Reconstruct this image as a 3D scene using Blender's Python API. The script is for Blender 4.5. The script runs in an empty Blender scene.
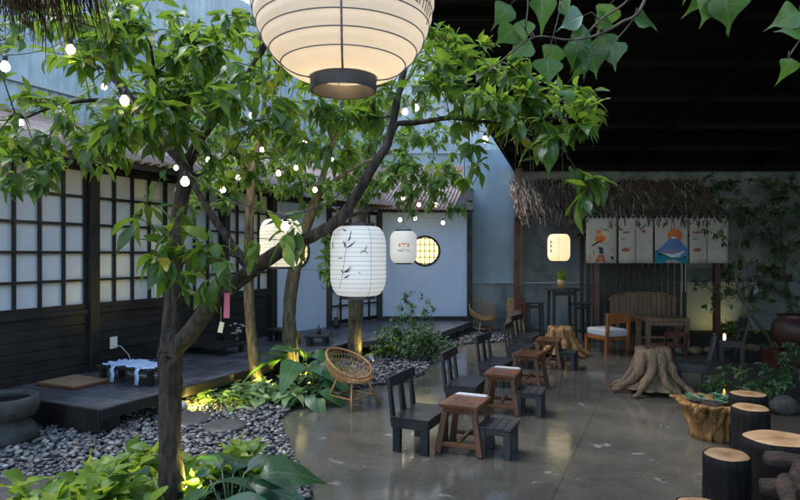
import bpy, math, random
import numpy as np
from mathutils import Vector, Matrix

random.seed(7)
RNG = np.random.default_rng(7)
R = math.radians
sc = bpy.context.scene
COL = sc.collection
F = 606.0
EYE = 1.6


def P(px, py, D):
    return Vector(((px - 400) / F * D, D, EYE - (py - 254) / F * D))


def G(px, py, z=0.0):
    D = F * (EYE - z) / (py - 254)
    return Vector(((px - 400) / F * D, D, z))


# ------------------------------------------------------------------ tagging
def tag(o, label=None, cat=None, group=None, kind=None):
    if label: o['label'] = label
    if cat: o['category'] = cat
    if group: o['group'] = group
    if kind: o['kind'] = kind
    return o


def empty(name, loc=(0, 0, 0), rz=0.0, label=None, cat=None, group=None):
    o = bpy.data.objects.new(name, None)
    COL.objects.link(o)
    o.location = loc
    o.rotation_euler = (0, 0, rz)
    o.empty_display_size = .1
    return tag(o, label, cat, group)


def dup(root, loc, rz=0.0, label=None, scale=1.0):
    r = root.copy(); COL.objects.link(r)
    r.location = loc; r.rotation_euler = (0, 0, rz); r.scale = (scale,) * 3
    if label: r['label'] = label
    for ch in list(root.children):
        c = ch.copy(); COL.objects.link(c); c.parent = r
        for g in list(ch.children):
            d = g.copy(); COL.objects.link(d); d.parent = c
    return r


# ------------------------------------------------------------------ mesh builder
class MB:
    def __init__(s):
        s.v = []; s.f = []; s.m = []; s.cur = 0

    def add(s, vs, fs):
        b = len(s.v)
        s.v.extend([tuple(p) for p in vs])
        for f in fs:
            s.f.append(tuple(b + i for i in f)); s.m.append(s.cur)
        return s

    def box(s, c, size, rot=None, taper=1.0):
        x, y, z = size[0] / 2, size[1] / 2, size[2] / 2
        c = Vector(c)
        vs = []
        for sz in (-1, 1):
            k = taper if sz > 0 else 1.0
            for sx, sy in ((-1, -1), (1, -1), (1, 1), (-1, 1)):
                p = Vector((sx * x * k, sy * y * k, sz * z))
                if rot is not None: p = rot @ p
                vs.append(c + p)
        s.add(vs, [(3, 2, 1, 0), (4, 5, 6, 7), (0, 1, 5, 4), (1, 2, 6, 5), (2, 3, 7, 6), (3, 0, 4, 7)])
        return s

    def beam(s, a, b, w, h, up=(0, 0, 1), taper=1.0):
        """a square bar from a to b, w across, h along up; taper scales the far end"""
        a = Vector(a); b = Vector(b); d = (b - a).normalized()
        sd = d.cross(Vector(up))
        if sd.length < 1e-4: sd = d.cross(Vector((1, 0, 0)))
        sd.normalize(); u = sd.cross(d).normalized()
        vs = []
        for p, k in ((a, 1), (b, taper)):
            for i, j in ((-1, -1), (1, -1), (1, 1), (-1, 1)):
                vs.append(p + sd * (i * w / 2 * k) + u * (j * h / 2 * k))
        s.add(vs, [(3, 2, 1, 0), (4, 5, 6, 7), (0, 1, 5, 4), (1, 2, 6, 5), (2, 3, 7, 6), (3, 0, 4, 7)])
        return s

    def tube(s, pts, rad, n=8, cap=True, lump=0.0, seed=0):
        pts = [Vector(p) for p in pts]
        if not hasattr(rad, '__len__'): rad = [rad] * len(pts)
        rr = random.Random(seed)
        ref = None; b = len(s.v); k = len(pts)
        ph = rr.random() * 6
        for i, p in enumerate(pts):
            d = (pts[min(i + 1, k - 1)] - pts[max(i - 1, 0)])
            if d.length < 1e-9: d = Vector((0, 0, 1))
            d.normalize()
            if ref is None:
                ref = d.cross(Vector((0, 0, 1)))
                if ref.length < .1: ref = d.cross(Vector((1, 0, 0)))
            ref = (ref - d * ref.dot(d))
            if ref.length < 1e-6: ref = d.orthogonal()
            ref.normalize()
            o = d.cross(ref)
            for j in range(n):
                a = 2 * math.pi * j / n
                r = rad[i]
                if lump: r *= 1 + lump * (math.sin(3 * a + ph + i * .7) * .5 + rr.uniform(-.6, .6))
                s.v.append(tuple(p + ref * (math.cos(a) * r) + o * (math.sin(a) * r)))
        for i in range(k - 1):
            for j in range(n):
                s.f.append((b + i * n + j, b + i * n + (j + 1) % n, b + (i + 1) * n + (j + 1) % n, b + (i + 1) * n + j)); s.m.append(s.cur)
        if cap:
            s.f.append(tuple(b + j for j in range(n))[::-1]); s.m.append(s.cur)
            s.f.append(tuple(b + (k - 1) * n + j for j in range(n))); s.m.append(s.cur)
        return s

    def lathe(s, prof, n=32, c=(0, 0, 0), fn=None, close=False):
        b = len(s.v)
        for i, (r, z) in enumerate(prof):
            for j in range(n):
                a = 2 * math.pi * j / n
                q = r
                if fn: q = fn(r, z, a, i)
                s.v.append((c[0] + math.cos(a) * q, c[1] + math.sin(a) * q, c[2] + z))
        for i in range(len(prof) - 1):
            for j in range(n):
                s.f.append((b + i * n + j, b + i * n + (j + 1) % n, b + (i + 1) * n + (j + 1) % n, b + (i + 1) * n + j)); s.m.append(s.cur)
        if close:
            s.f.append(tuple(b + j for j in range(n))[::-1]); s.m.append(s.cur)
            s.f.append(tuple(b + (len(prof) - 1) * n + j for j in range(n))); s.m.append(s.cur)
        return s

    def prism(s, poly, z0, z1):
        n = len(poly)
        vs = [(x, y, z0) for x, y in poly] + [(x, y, z1) for x, y in poly]
        fs = [tuple(range(n))[::-1], tuple(range(n, 2 * n))] + [(i, (i + 1) % n, n + (i + 1) % n, n + i) for i in range(n)]
        return s.add(vs, fs)

    def build(s, name, mat, parent=None, smooth=False, bevel=0.0, loc=None):
        me = bpy.data.meshes.new(name)
        me.from_pydata(s.v, [], s.f)
        mats = mat if isinstance(mat, (list, tuple)) else [mat]
        for m in mats: me.materials.append(m)
        if len(mats) > 1: me.polygons.foreach_set('material_index', s.m)
        if smooth: me.polygons.foreach_set('use_smooth', [True] * len(me.polygons))
        me.update()
        o = bpy.data.objects.new(name, me)
        COL.objects.link(o)
        if parent: o.parent = parent
        if loc is not None: o.location = loc
        if bevel:
            b = o.modifiers.new('bevel', 'BEVEL'); b.width = bevel; b.segments = 2; b.limit_method = 'ANGLE'
            b.angle_limit = R(40)
        return o


def np_mesh(name, V, FQ, mat, parent=None, smooth=True):
    me = bpy.data.meshes.new(name)
    V = np.ascontiguousarray(V, dtype=np.float32); FQ = np.ascontiguousarray(FQ, dtype=np.int32)
    me.vertices.add(len(V)); me.vertices.foreach_set('co', V.ravel())
    k = FQ.shape[1]
    me.loops.add(FQ.size); me.loops.foreach_set('vertex_index', FQ.ravel())
    me.polygons.add(len(FQ)); me.polygons.foreach_set('loop_start', np.arange(0, FQ.size, k, dtype=np.int32))
    me.polygons.foreach_set('loop_total', np.full(len(FQ), k, dtype=np.int32))
    me.polygons.foreach_set('use_smooth', np.full(len(FQ), smooth))
    me.materials.append(mat)
    me.update(calc_edges=True); me.validate()
    o = bpy.data.objects.new(name, me); COL.objects.link(o)
    if parent: o.parent = parent
    return o


# leaf templates: x along the leaf, y across, z up (unit length)
def leaf_template(prof, fold=.25, droop=.25, wave=.04, ph=0.0, twist=0.0):
    n = len(prof)
    V = []
    for i, w in enumerate(prof):
        t = i / (n - 1)
        z = -droop * t * t
        x = t * (1 - .12 * droop * t)
        wv = wave * math.sin(t * 9 + ph)
        tw = twist * t
        V.append((x, -w * math.cos(tw), z + w * fold + wv - w * math.sin(tw)))
        V.append((x, 0, z))
        V.append((x, w * math.cos(tw), z + w * fold - wv + w * math.sin(tw)))
    Fc = []
    for i in range(n - 1):
        a = i * 3
        Fc.append((a, a + 1, a + 4, a + 3)); Fc.append((a + 1, a + 2, a + 5, a + 4))
    return np.array(V), np.array(Fc), np.array([[1., 0., 1.]] * n).ravel(), np.repeat(np.arange(n) / (n - 1), 3)


OVATE = [.012, .09, .15, .175, .17, .13, .065, .006]
BROAD = [.015, .2, .29, .31, .27, .19, .09, .008]
HEART = [.04, .36, .42, .38, .28, .16, .06, .03, .008]
LANCE = [.012, .07, .1, .105, .09, .06, .03, .004]
PADDLE = [.015, .035, .14, .2, .215, .2, .155, .08, .01]


def templates(prof, k=5, droop=(.05, .55), fold=(.1, .4)):
    r = random.Random(3)
    return [leaf_template([w_ * r.uniform(.88, 1.1) for w_ in prof], r.uniform(*fold), r.uniform(*droop), r.uniform(.005, .045), r.uniform(0, 6), r.uniform(-.9, .9)) for _ in range(k)]


class Leaves:
    def __init__(s, temps):
        s.t = temps; s.items = [[] for _ in temps]

    def put(s, pos, d, size, up=None, wide=1.0):
        d = Vector(d).normalized()
        up = Vector(up) if up is not None else Vector((random.gauss(0, .35), random.gauss(0, .35), 1))
        y = up.cross(d)
        if y.length < 1e-3: y = d.orthogonal()
        y.normalize(); z = d.cross(y)
        k = random.randrange(len(s.t))
        s.items[k].append((tuple(d * size), tuple(y * size * wide), tuple(z * size), tuple(pos)))

    def build(s, name, mat, parent=None):
        Vs = []; Fs = []; b = 0; LE = []; LT = []
        for (V, Fc, le, lt), it in zip(s.t, s.items):
            if not it: continue
            A = np.array(it)                      # N,4,3
            W = np.einsum('vk,nkc->nvc', V, A[:, :3, :]) + A[:, 3:4, :]
            N = len(it); nv = len(V)
            Vs.append(W.reshape(-1, 3)); LE.append(np.tile(le, N)); LT.append(np.tile(lt, N))
            Fs.append((Fc[None] + (np.arange(N) * nv)[:, None, None] + b).reshape(-1, 4))
            b += N * nv
        o = np_mesh(name, np.concatenate(Vs), np.concatenate(Fs), mat, parent)
        for nm, arr in (('leaf_edge', LE), ('leaf_along', LT)):
            at = o.data.attributes.new(nm, 'FLOAT', 'POINT'); at.data.foreach_set('value', np.concatenate(arr).astype(np.float32))
        return o

    def count(s): return sum(len(i) for i in s.items)


# ------------------------------------------------------------------ materials
def new_mat(name):
    m = bpy.data.materials.new(name); m.use_nodes = True
    nt = m.node_tree
    b = nt.nodes['Principled BSDF']
    return m, nt, b


def N(nt, t, **kw):
    n = nt.nodes.new(t)
    for k, v in kw.items():
        if k in n.inputs: n.inputs[k].default_value = v
        else: setattr(n, k, v)
    return n


def ramp(nt, fac, stops):
    r = nt.nodes.new('ShaderNodeValToRGB')
    e = r.color_ramp.elements
    while len(e) > 1: e.remove(e[-1])
    e[0].position = stops[0][0]; e[0].color = (*stops[0][1], 1) if len(stops[0][1]) == 3 else stops[0][1]
    for p, c in stops[1:]:
        x = e.new(p); x.color = (*c, 1) if len(c) == 3 else c
    nt.links.new(fac, r.inputs['Fac'])
    return r.outputs['Color']


def coords(nt, scale=(1, 1, 1), kind='Object'):
    tc = nt.nodes.new('ShaderNodeTexCoord')
    mp = nt.nodes.new('ShaderNodeMapping'); mp.inputs['Scale'].default_value = scale
    nt.links.new(tc.outputs[kind], mp.inputs['Vector'])
    return mp.outputs['Vector']


def noise(nt, vec, scale=5, detail=5, rough=.6, dist=0.0):
    n = nt.nodes.new('ShaderNodeTexNoise')
    n.inputs['Scale'].default_value = scale; n.inputs['Detail'].default_value = detail
    n.inputs['Roughness'].default_value = rough; n.inputs['Distortion'].default_value = dist
    if vec is not None: nt.links.new(vec, n.inputs['Vector'])
    return n.outputs['Fac']


def bump(nt, b, h, strength=.3, dist=.01):
    n = nt.nodes.new('ShaderNodeBump'); n.inputs['Strength'].default_value = strength; n.inputs['Distance'].default_value = dist
    nt.links.new(h, n.inputs['Height']); nt.links.new(n.outputs['Normal'], b.inputs['Normal'])


def g3(v, t=(1, 1, 1)): return tuple(v * k for k in t)


def mat_simple(name, col, rough=.6, var=.25, scale=8, stretch=(1, 1, 1), bmp=.2, spec=.5, metal=0, bd=.006):
    m, nt, b = new_mat(name)
    v = coords(nt, stretch)
    f = noise(nt, v, scale, 6, .62)
    c = ramp(nt, f, [(.25, g3(1 - var * 1.2, col)), (.5, col), (.78, tuple(min(1, x * (1 + var * 1.4)) for x in col))])
    nt.links.new(c, b.inputs['Base Color'])
    b.inputs['Roughness'].default_value = rough
    b.inputs['Specular IOR Level'].default_value = spec
    b.inputs['Metallic'].default_value = metal
    if bmp: bump(nt, b, f, bmp, bd)
    return m


def mat_wood(name, col, dark, rough=.45, axis='z', scale=6, bmp=.35, rr=.25, bd=.004):
    m, nt, b = new_mat(name)
    st = {'x': (.12, 1.6, 1.6), 'y': (1.6, .12, 1.6), 'z': (1.6, 1.6, .12)}[axis]
    v = coords(nt, st)
    f = noise(nt, v, scale * 4, 7, .65, .6)
    f2 = noise(nt, coords(nt), 3.5, 3, .5)
    c = ramp(nt, f, [(.3, dark), (.52, col), (.75, tuple(min(1, x * 1.35) for x in col))])
    mx = N(nt, 'ShaderNodeMix', data_type='RGBA', blend_type='MULTIPLY'); mx.inputs[0].default_value = .55
    nt.links.new(c, mx.inputs[6]); nt.links.new(ramp(nt, f2, [(.3, (.45, .45, .45)), (.7, (1.25, 1.2, 1.15))]), mx.inputs[7])
    nt.links.new(mx.outputs[2], b.inputs['Base Color'])
    nt.links.new(ramp(nt, f2, [(.3, (rough - rr * .6,) * 3), (.7, (rough + rr,) * 3)]), b.inputs['Roughness'])
    bump(nt, b, f, bmp, bd)
    return m


def mat_leaf(name, stops, trans=.35, rough=.38, tcol=(.18, .34, .03), spec=.5):
    m, nt, b = new_mat(name)
    gi = nt.nodes.new('ShaderNodeNewGeometry')
    c = ramp(nt, gi.outputs['Random Per Island'], stops)
    f = noise(nt, coords(nt), 45, 3, .5)
    mx = N(nt, 'ShaderNodeMix', data_type='RGBA', blend_type='MULTIPLY'); mx.inputs[0].default_value = .5
    nt.links.new(c, mx.inputs[6]); nt.links.new(ramp(nt, f, [(.3, (.6, .65, .6)), (.7, (1.3, 1.25, 1.1))]), mx.inputs[7])
    # midrib and side veins from the leaf's own coordinates
    ae = nt.nodes.new('ShaderNodeAttribute'); ae.attribute_name = 'leaf_edge'
    al = nt.nodes.new('ShaderNodeAttribute'); al.attribute_name = 'leaf_along'
    def mth(op, a, b2):
        n_ = nt.nodes.new('ShaderNodeMath'); n_.operation = op
        for k_, x_ in enumerate((a, b2)):
            if x_ is None: continue
            if isinstance(x_, (int, float)): n_.inputs[k_].default_value = x_
            else: nt.links.new(x_, n_.inputs[k_])
        return n_.outputs[0]
    ph_ = mth('SUBTRACT', mth('MULTIPLY', al.outputs['Fac'], 9.0), mth('MULTIPLY', ae.outputs['Fac'], 1.3))
    fr_ = mth('ABSOLUTE', mth('SUBTRACT', mth('FRACT', ph_, None), .5), None)
    side = ramp(nt, fr_, [(.0, (1, 1, 1)), (.07, (.25, .25, .25)), (.16, (0, 0, 0))])
    mid_ = ramp(nt, ae.outputs['Fac'], [(.03, (1, 1, 1)), (.1, (0, 0, 0))])
    vein = mth('MAXIMUM', mth('MULTIPLY', side, .45), mid_)
    mv = N(nt, 'ShaderNodeMix', data_type='RGBA', blend_type='MIX')
    nt.links.new(mth('MULTIPLY', vein, .3), mv.inputs[0])
    nt.links.new(mx.outputs[2], mv.inputs[6])
    lt_ = N(nt, 'ShaderNodeMix', data_type='RGBA', blend_type='MIX'); lt_.inputs[0].default_value = .45
    nt.links.new(mx.outputs[2], lt_.inputs[6]); lt_.inputs[7].default_value = (.42, .5, .2, 1); nt.links.new(lt_.outputs[2], mv.inputs[7])
    mx = mv
    nt.links.new(mx.outputs[2], b.inputs['Base Color'])
    b.inputs['Roughness'].default_value = rough
    b.inputs['Specular IOR Level'].default_value = spec
    bump(nt, b, mth('ADD', f, mth('MULTIPLY', vein, .8)), .3, .003)
    tr = nt.nodes.new('ShaderNodeBsdfTranslucent')
    mt = N(nt, 'ShaderNodeMix', data_type='RGBA', blend_type='MIX'); mt.inputs[0].default_value = .42
    nt.links.new(mx.outputs[2], mt.inputs[6]); mt.inputs[7].default_value = (*tcol, 1)
    nt.links.new(mt.outputs[2], tr.inputs['Color'])
    ms = nt.nodes.new('ShaderNodeMixShader'); ms.inputs[0].default_value = trans
    nt.links.new(b.outputs[0], ms.inputs[1]); nt.links.new(tr.outputs[0], ms.inputs[2])
    nt.links.new(ms.outputs[0], nt.nodes['Material Output'].inputs['Surface'])
    return m


def mat_paper(name, col, trans=.5, emit=0.0, ecol=(1, .8, .5)):
    m, nt, b = new_mat(name)
    f = noise(nt, coords(nt), 4.5, 8, .7)
    c = ramp(nt, f, [(.3, g3(.93, col)), (.6, col)])
    nt.links.new(c, b.inputs['Base Color'])
    b.inputs['Roughness'].default_value = .75
    b.inputs['Specular IOR Level'].default_value = .2
    if emit:
        b.inputs['Emission Color'].default_value = (*ecol, 1); b.inputs['Emission Strength'].default_value = emit
    bump(nt, b, f, .12, .003)
    tr = nt.nodes.new('ShaderNodeBsdfTranslucent'); nt.links.new(c, tr.inputs['Color'])
    ms = nt.nodes.new('ShaderNodeMixShader'); ms.inputs[0].default_value = trans
    nt.links.new(b.outputs[0], ms.inputs[1]); nt.links.new(tr.outputs[0], ms.inputs[2])
    nt.links.new(ms.outputs[0], nt.nodes['Material Output'].inputs['Surface'])
    return m


def mat_emit(name, col, s):
    m, nt, b = new_mat(name)
    b.inputs['Base Color'].default_value = (*g3(.5, col), 1)
    b.inputs['Emission Color'].default_value = (*col, 1); b.inputs['Emission Strength'].default_value = s
    return m


def mat_flat(name, col, rough=.6):
    m, nt, b = new_mat(name)
    b.inputs['Base Color'].default_value = (*col, 1); b.inputs['Roughness'].default_value = rough
    return m


M = {}
M['black_wood'] = mat_wood('black_wood', (.016, .0155, .0155), (.005, .005, .0055), .5, 'x', 5)
M['black_wood_z'] = mat_wood('black_wood_upright', (.013, .012, .0115), (.005, .005, .005), .5, 'z', 5)
M['deck'] = mat_wood('weathered_deck', (.1, .106, .118), (.03, .032, .037), .38, 'y', 4)
M['ebony'] = mat_wood('painted_black_wood', (.019, .021, .024), (.006, .0065, .008), .36, 'y', 5, rr=.2)
M['ebony_grey'] = mat_wood('worn_black_wood', (.036, .036, .038), (.01, .01, .011), .42, 'y', 5, rr=.2)
M['brown'] = mat_wood('brown_stained_wood', (.15, .058, .024), (.055, .02, .009), .3, 'y', 5, rr=.2)
M['brown_z'] = mat_wood('brown_stained_leg', (.13, .052, .022), (.05, .018, .008), .36, 'z', 5, rr=.2)
M['orange'] = mat_wood('orange_stained_wood', (.3, .105, .026), (.14, .045, .012), .35, 'z', 5)
M['grey_wood'] = mat_wood('old_grey_wood', (.2, .12, .068), (.085, .048, .026), .55, 'z', 5)
M['slat_wood'] = mat_wood('dark_slat_wood', (.06, .055, .05), (.025, .022, .02), .6, 'z', 5)
M['red_wood'] = mat_wood('dark_red_wood', (.1, .032, .02), (.04, .012, .008), .4, 'z', 5)
M['bark'] = mat_simple('tree_bark', (.06, .045, .034), .85, .85, 34, (1, 1, .22), 1.0, .25, bd=.03)
M['bark_pale'] = mat_simple('pale_tree_bark', (.1, .085, .055), .8, .75, 24, (1, 1, .3), .9, .3, bd=.02)
M['charred'] = mat_simple('charred_bark', (.006, .005, .005), .8, .7, 26, (1, 1, .2), 1.0, .25, bd=.015)
M['root'] = mat_wood('bare_root_wood', (.27, .18, .1), (.07, .04, .02), .6, 'z', 8, bmp=1.0, bd=.03)
M['root_gold'] = mat_wood('polished_root_wood', (.42, .22, .07), (.07, .028, .01), .42, 'z', 6, bmp=1.0, bd=.03)
M['thatch'] = mat_simple('dry_thatch', (.1, .06, .035), .9, .5, 30, (1, 1, .1), .3, .2)
M['twig'] = mat_simple('dry_vine_twig', (.125, .088, .066), .85, .6, 9, (1, 1, .5), .4, .2)
M['twig_pale'] = mat_simple('bleached_vine_twig', (.3, .26, .22), .85, .5, 9, (1, 1, .5), .4, .2)
M['rattan'] = mat_wood('rattan', (.4, .22, .085), (.2, .095, .032), .4, 'z', 6)
M['metal_dark'] = mat_simple('dark_metal', (.03, .03, .032), .45, .3, 20, bmp=.05)
M['plastic_grey'] = mat_simple('grey_plastic', (.4, .42, .43), .5, .1, 10, bmp=.02)
M['white_plastic'] = mat_simple('white_plastic', (.7, .7, .68), .4, .05, 10, bmp=0)
M['rope'] = mat_flat('white_cord', (.55, .53, .48), .8)
M['stone'] = mat_simple('rough_dark_stone', (.05, .052, .046), .8, .5, 14, bmp=.8, bd=.012)
M['slab'] = mat_simple('stepping_stone', (.06, .057, .055), .55, .35, 12, bmp=.4)
M['terracotta'] = mat_simple('maroon_glaze', (.045, .014, .011), .5, .5, 6, bmp=.2)
M['pot'] = mat_simple('woven_pot', (.38, .24, .12), .7, .3, 40, bmp=.5)
M['soil'] = mat_simple('damp_soil', (.035, .027, .02), .9, .4, 25, bmp=.8, bd=.02)
M['cloth_blue'] = mat_simple('pale_blue_cloth', (.42, .56, .75), .8, .12, 12, bmp=.3)
M['cushion'] = mat_simple('grey_cushion', (.42, .43, .43), .85, .12, 40, bmp=.3)
M['mat_top'] = mat_simple('woven_mat', (.31, .2, .11), .7, .3, 60, (1, .15, 1), .4)
M['mat_edge'] = mat_simple('mat_binding', (.13, .045, .02), .7, .2, 20)
M['pink'] = mat_flat('pink_paper', (.75, .16, .24), .7)
M['glass_chime'] = mat_simple('clouded_glass', (.5, .55, .5), .15, .3, 30, bmp=.1)
M['paper_white'] = mat_simple('white_paper', (.48, .5, .52), .5, .08, 20, bmp=.05)
M['ink'] = mat_flat('grey_ink', (.07, .075, .1), .8)
M['rib'] = mat_flat('lantern_wire', (.16, .17, .2), .6)
M['rib_pale'] = mat_flat('pale_lantern_wire', (.36, .37, .38), .6)
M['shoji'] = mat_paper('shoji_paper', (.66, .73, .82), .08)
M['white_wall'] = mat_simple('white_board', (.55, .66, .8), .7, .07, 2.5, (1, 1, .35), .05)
M['lit_pane'] = mat_emit('lit_yellow_paper', (1, .8, .36), .62)
M['bulb'] = mat_emit('lit_bulb', (1, .84, .58), 4)
M['bulb_far'] = mat_emit('lit_far_bulb', (1, .8, .48), 6)
M['flame'] = mat_emit('warm_lamp', (1, .5, .14), 3)
M['lamp_face'] = mat_emit('spotlight_glass', (1, .86, .25), 14)
M['black_roof'] = mat_simple('black_sheet_roof', (.006, .0058, .006), .7, .3, 4, bmp=.1, spec=.15)
M['lan_big'] = mat_paper('big_lantern_paper', (.84, .81, .74), .5)
M['lan_bamboo'] = mat_paper('lit_lantern_paper', (.84, .84, .82), .4, .13, (1, .97, .9))
M['lan_warm'] = mat_paper('warm_lantern_paper', (.84, .8, .7), .4, .2, (1, .9, .66))
M['lan_glow'] = mat_paper('glowing_lantern_paper', (.84, .76, .6), .4, .36, (1, .82, .46))

greens = [(0, (.018, .055, .016)), (.25, (.035, .1, .024)), (.55, (.07, .165, .032)), (.85, (.11, .21, .04)), (.96, (.18, .27, .035)), (1, (.34, .26, .03))]
M['leaf_main'] = mat_leaf('glossy_tree_leaf', greens, .5, .3, (.42, .62, .03))
M['leaf_light'] = mat_leaf('pale_tree_leaf', [(0, (.06, .15, .045)), (.5, (.1, .22, .06)), (1, (.2, .3, .05))], .5, .4, (.34, .54, .06))
M['leaf_heart'] = mat_leaf('heart_vine_leaf', [(0, (.03, .08, .035)), (.5, (.055, .13, .03)), (.85, (.1, .19, .035)), (1, (.12, .2, .14))], .3, .26, (.16, .34, .03))
M['leaf_lime'] = mat_leaf('lime_leaf', [(0, (.09, .2, .03)), (.5, (.16, .3, .04)), (1, (.36, .46, .05))], .5, .42, (.55, .66, .04))
M['leaf_cream'] = mat_leaf('variegated_leaf', [(0, (.12, .24, .08)), (.5, (.24, .38, .15)), (1, (.38, .48, .22))], .35, .42, (.3, .42, .08))
M['leaf_dark'] = mat_leaf('dark_broad_leaf', [(0, (.018, .06, .03)), (.6, (.03, .09, .045)), (.9, (.04, .11, .05)), (1, (.05, .11, .04))], .1, .26, (.06, .15, .03))
M['leaf_mid'] = mat_leaf('fresh_broad_leaf', [(0, (.03, .1, .035)), (.6, (.05, .15, .045)), (1, (.09, .2, .05))], .3, .28, (.16, .32, .05))
M['leaf_bush'] = mat_leaf('small_bush_leaf', [(0, (.03, .085, .03)), (.5, (.06, .14, .045)), (.9, (.1, .17, .06)), (1, (.2, .13, .1))], .3, .4, (.12, .24, .05))
M['leaf_succ'] = mat_leaf('succulent_leaf', [(0, (.08, .2, .13)), (.5, (.16, .33, .22)), (1, (.3, .42, .28))], .15, .4, (.15, .3, .12))
M['petal'] = mat_flat('white_petal', (.75, .75, .72), .6)


def mat_floor():
    m, nt, b = new_mat('wet_concrete')
    v = coords(nt)
    big = noise(nt, v, .55, 4, .6, .5)
    mid = noise(nt, v, 2.3, 8, .62, .3)
    fine = noise(nt, v, 30, 5, .6)
    c1 = ramp(nt, big, [(.3, (.05, .051, .045)), (.5, (.088, .084, .07)), (.7, (.14, .126, .098))])
    c2 = ramp(nt, mid, [(.25, (.62, .62, .62)), (.5, (1, 1, 1)), (.75, (1.22, 1.18, 1.12))])
    mx = N(nt, 'ShaderNodeMix', data_type='RGBA', blend_type='MULTIPLY'); mx.inputs[0].default_value = 1
    nt.links.new(c1, mx.inputs[6]); nt.links.new(c2, mx.inputs[7])
    c3 = ramp(nt, fine, [(.3, (.82, .82, .82)), (.7, (1.15, 1.15, 1.15))])
    m2 = N(nt, 'ShaderNodeMix', data_type='RGBA', blend_type='MULTIPLY'); m2.inputs[0].default_value = .8
    nt.links.new(mx.outputs[2], m2.inputs[6]); nt.links.new(c3, m2.inputs[7])
    # pale worn / limescale patches
    pn = noise(nt, coords(nt, (1, 1.0, 1)), 2.9, 4.5, .55, .35)
    pf = ramp(nt, pn, [(.655, (0, 0, 0)), (.685, (1, 1, 1))])
    m3 = N(nt, 'ShaderNodeMix', data_type='RGBA', blend_type='MIX')
    sc_ = nt.nodes.new('ShaderNodeMath'); sc_.operation = 'MULTIPLY'; sc_.inputs[1].default_value = .42
    nt.links.new(pf, sc_.inputs[0]); nt.links.new(sc_.outputs[0], m3.inputs[0])
    nt.links.new(m2.outputs[2], m3.inputs[6]); m3.inputs[7].default_value = (.36, .37, .35, 1)
    # expansion joints (brick grid, no offset)
    br = nt.nodes.new('ShaderNodeTexBrick'); br.offset = 0
    br.inputs['Scale'].default_value = 1; br.inputs['Brick Width'].default_value = 2.6; br.inputs['Row Height'].default_value = 2.6
    br.inputs['Mortar Size'].default_value = .006; br.inputs['Mortar Smooth'].default_value = .2
    br.inputs['Color1'].default_value = (1, 1, 1, 1); br.inputs['Color2'].default_value = (.93, .93, .93, 1); br.inputs['Mortar'].default_value = (.35, .33, .3, 1)
    mp = nt.nodes.new('ShaderNodeMapping'); mp.inputs['Rotation'].default_value = (0, 0, R(24)); mp.inputs['Location'].default_value = (.7, .4, 0)
    nt.links.new(v, mp.inputs['Vector']); nt.links.new(mp.outputs[0], br.inputs['Vector'])
    m4 = N(nt, 'ShaderNodeMix', data_type='RGBA', blend_type='MULTIPLY'); m4.inputs[0].default_value = .6
    nt.links.new(m3.outputs[2], m4.inputs[6]); nt.links.new(br.outputs['Color'], m4.inputs[7])
    nt.links.new(m4.outputs[2], b.inputs['Base Color'])
    wet = noise(nt, coords(nt, (1, .8, 1)), 1.1, 5, .55, .6)
    nt.links.new(ramp(nt, wet, [(.4, (.045,) * 3), (.52, (.12,) * 3), (.68, (.32,) * 3)]), b.inputs['Roughness'])
    b.inputs['Specular IOR Level'].default_value = .55
    hm = nt.nodes.new('ShaderNodeMath'); hm.operation = 'ADD'
    nt.links.new(mid, hm.inputs[0])
    fm = nt.nodes.new('ShaderNodeMath'); fm.operation = 'MULTIPLY'; fm.inputs[1].default_value = .12
    nt.links.new(fine, fm.inputs[0]); nt.links.new(fm.outputs[0], hm.inputs[1])
    bump(nt, b, hm.outputs[0], .22, .012)
    return m


def mat_concrete_wall(name, base, moss=0.0):
    m, nt, b = new_mat(name)
    f1 = noise(nt, coords(nt, (1, 1, .25)), 2.2, 7, .65, .4)
    f2 = noise(nt, coords(nt), .9, 4, .6)
    f3 = noise(nt, coords(nt), 20, 4, .6)
    c = ramp(nt, f1, [(.25, g3(.68, base)), (.5, base), (.75, g3(1.25, base))])
    mx = N(nt, 'ShaderNodeMix', data_type='RGBA', blend_type='MULTIPLY'); mx.inputs[0].default_value = .9
    nt.links.new(c, mx.inputs[6]); nt.links.new(ramp(nt, f2, [(.3, (.75, .78, .8)), (.7, (1.2, 1.17, 1.15))]), mx.inputs[7])
    out = mx.outputs[2]
    if moss:
        f4 = noise(nt, coords(nt), 1.6, 6, .7, .8)
        m3 = N(nt, 'ShaderNodeMix', data_type='RGBA', blend_type='MIX')
        nt.links.new(ramp(nt, f4, [(.5, (0, 0, 0)), (.72, (.7, .7, .7))]), m3.inputs[0])
        nt.links.new(out, m3.inputs[6]); m3.inputs[7].default_value = (.035, .04, .015, 1)
        out = m3.outputs[2]
    nt.links.new(out, b.inputs['Base Color'])
    b.inputs['Roughness'].default_value = .75
    bump(nt, b, f3, .35, .01)
    return m


def mat_pebble():
    m, nt, b = new_mat('river_pebble')
    gi = nt.nodes.new('ShaderNodeNewGeometry')
    c = ramp(nt, gi.outputs['Random Per Island'], [(0, (.035, .038, .043)), (.3, (.085, .092, .1)), (.6, (.16, .165, .165)), (.82, (.28, .27, .25)), (.93, (.15, .11, .075)), (1, (.46, .46, .43))])
    f = noise(nt, coords(nt), 60, 3, .5)
    mx = N(nt, 'ShaderNodeMix', data_type='RGBA', blend_type='MULTIPLY'); mx.inputs[0].default_value = .5
    nt.links.new(c, mx.inputs[6]); nt.links.new(ramp(nt, f, [(.3, (.7, .7, .7)), (.7, (1.2, 1.2, 1.2))]), mx.inputs[7])
    nt.links.new(mx.outputs[2], b.inputs['Base Color']); b.inputs['Roughness'].default_value = .5
    return m


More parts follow.
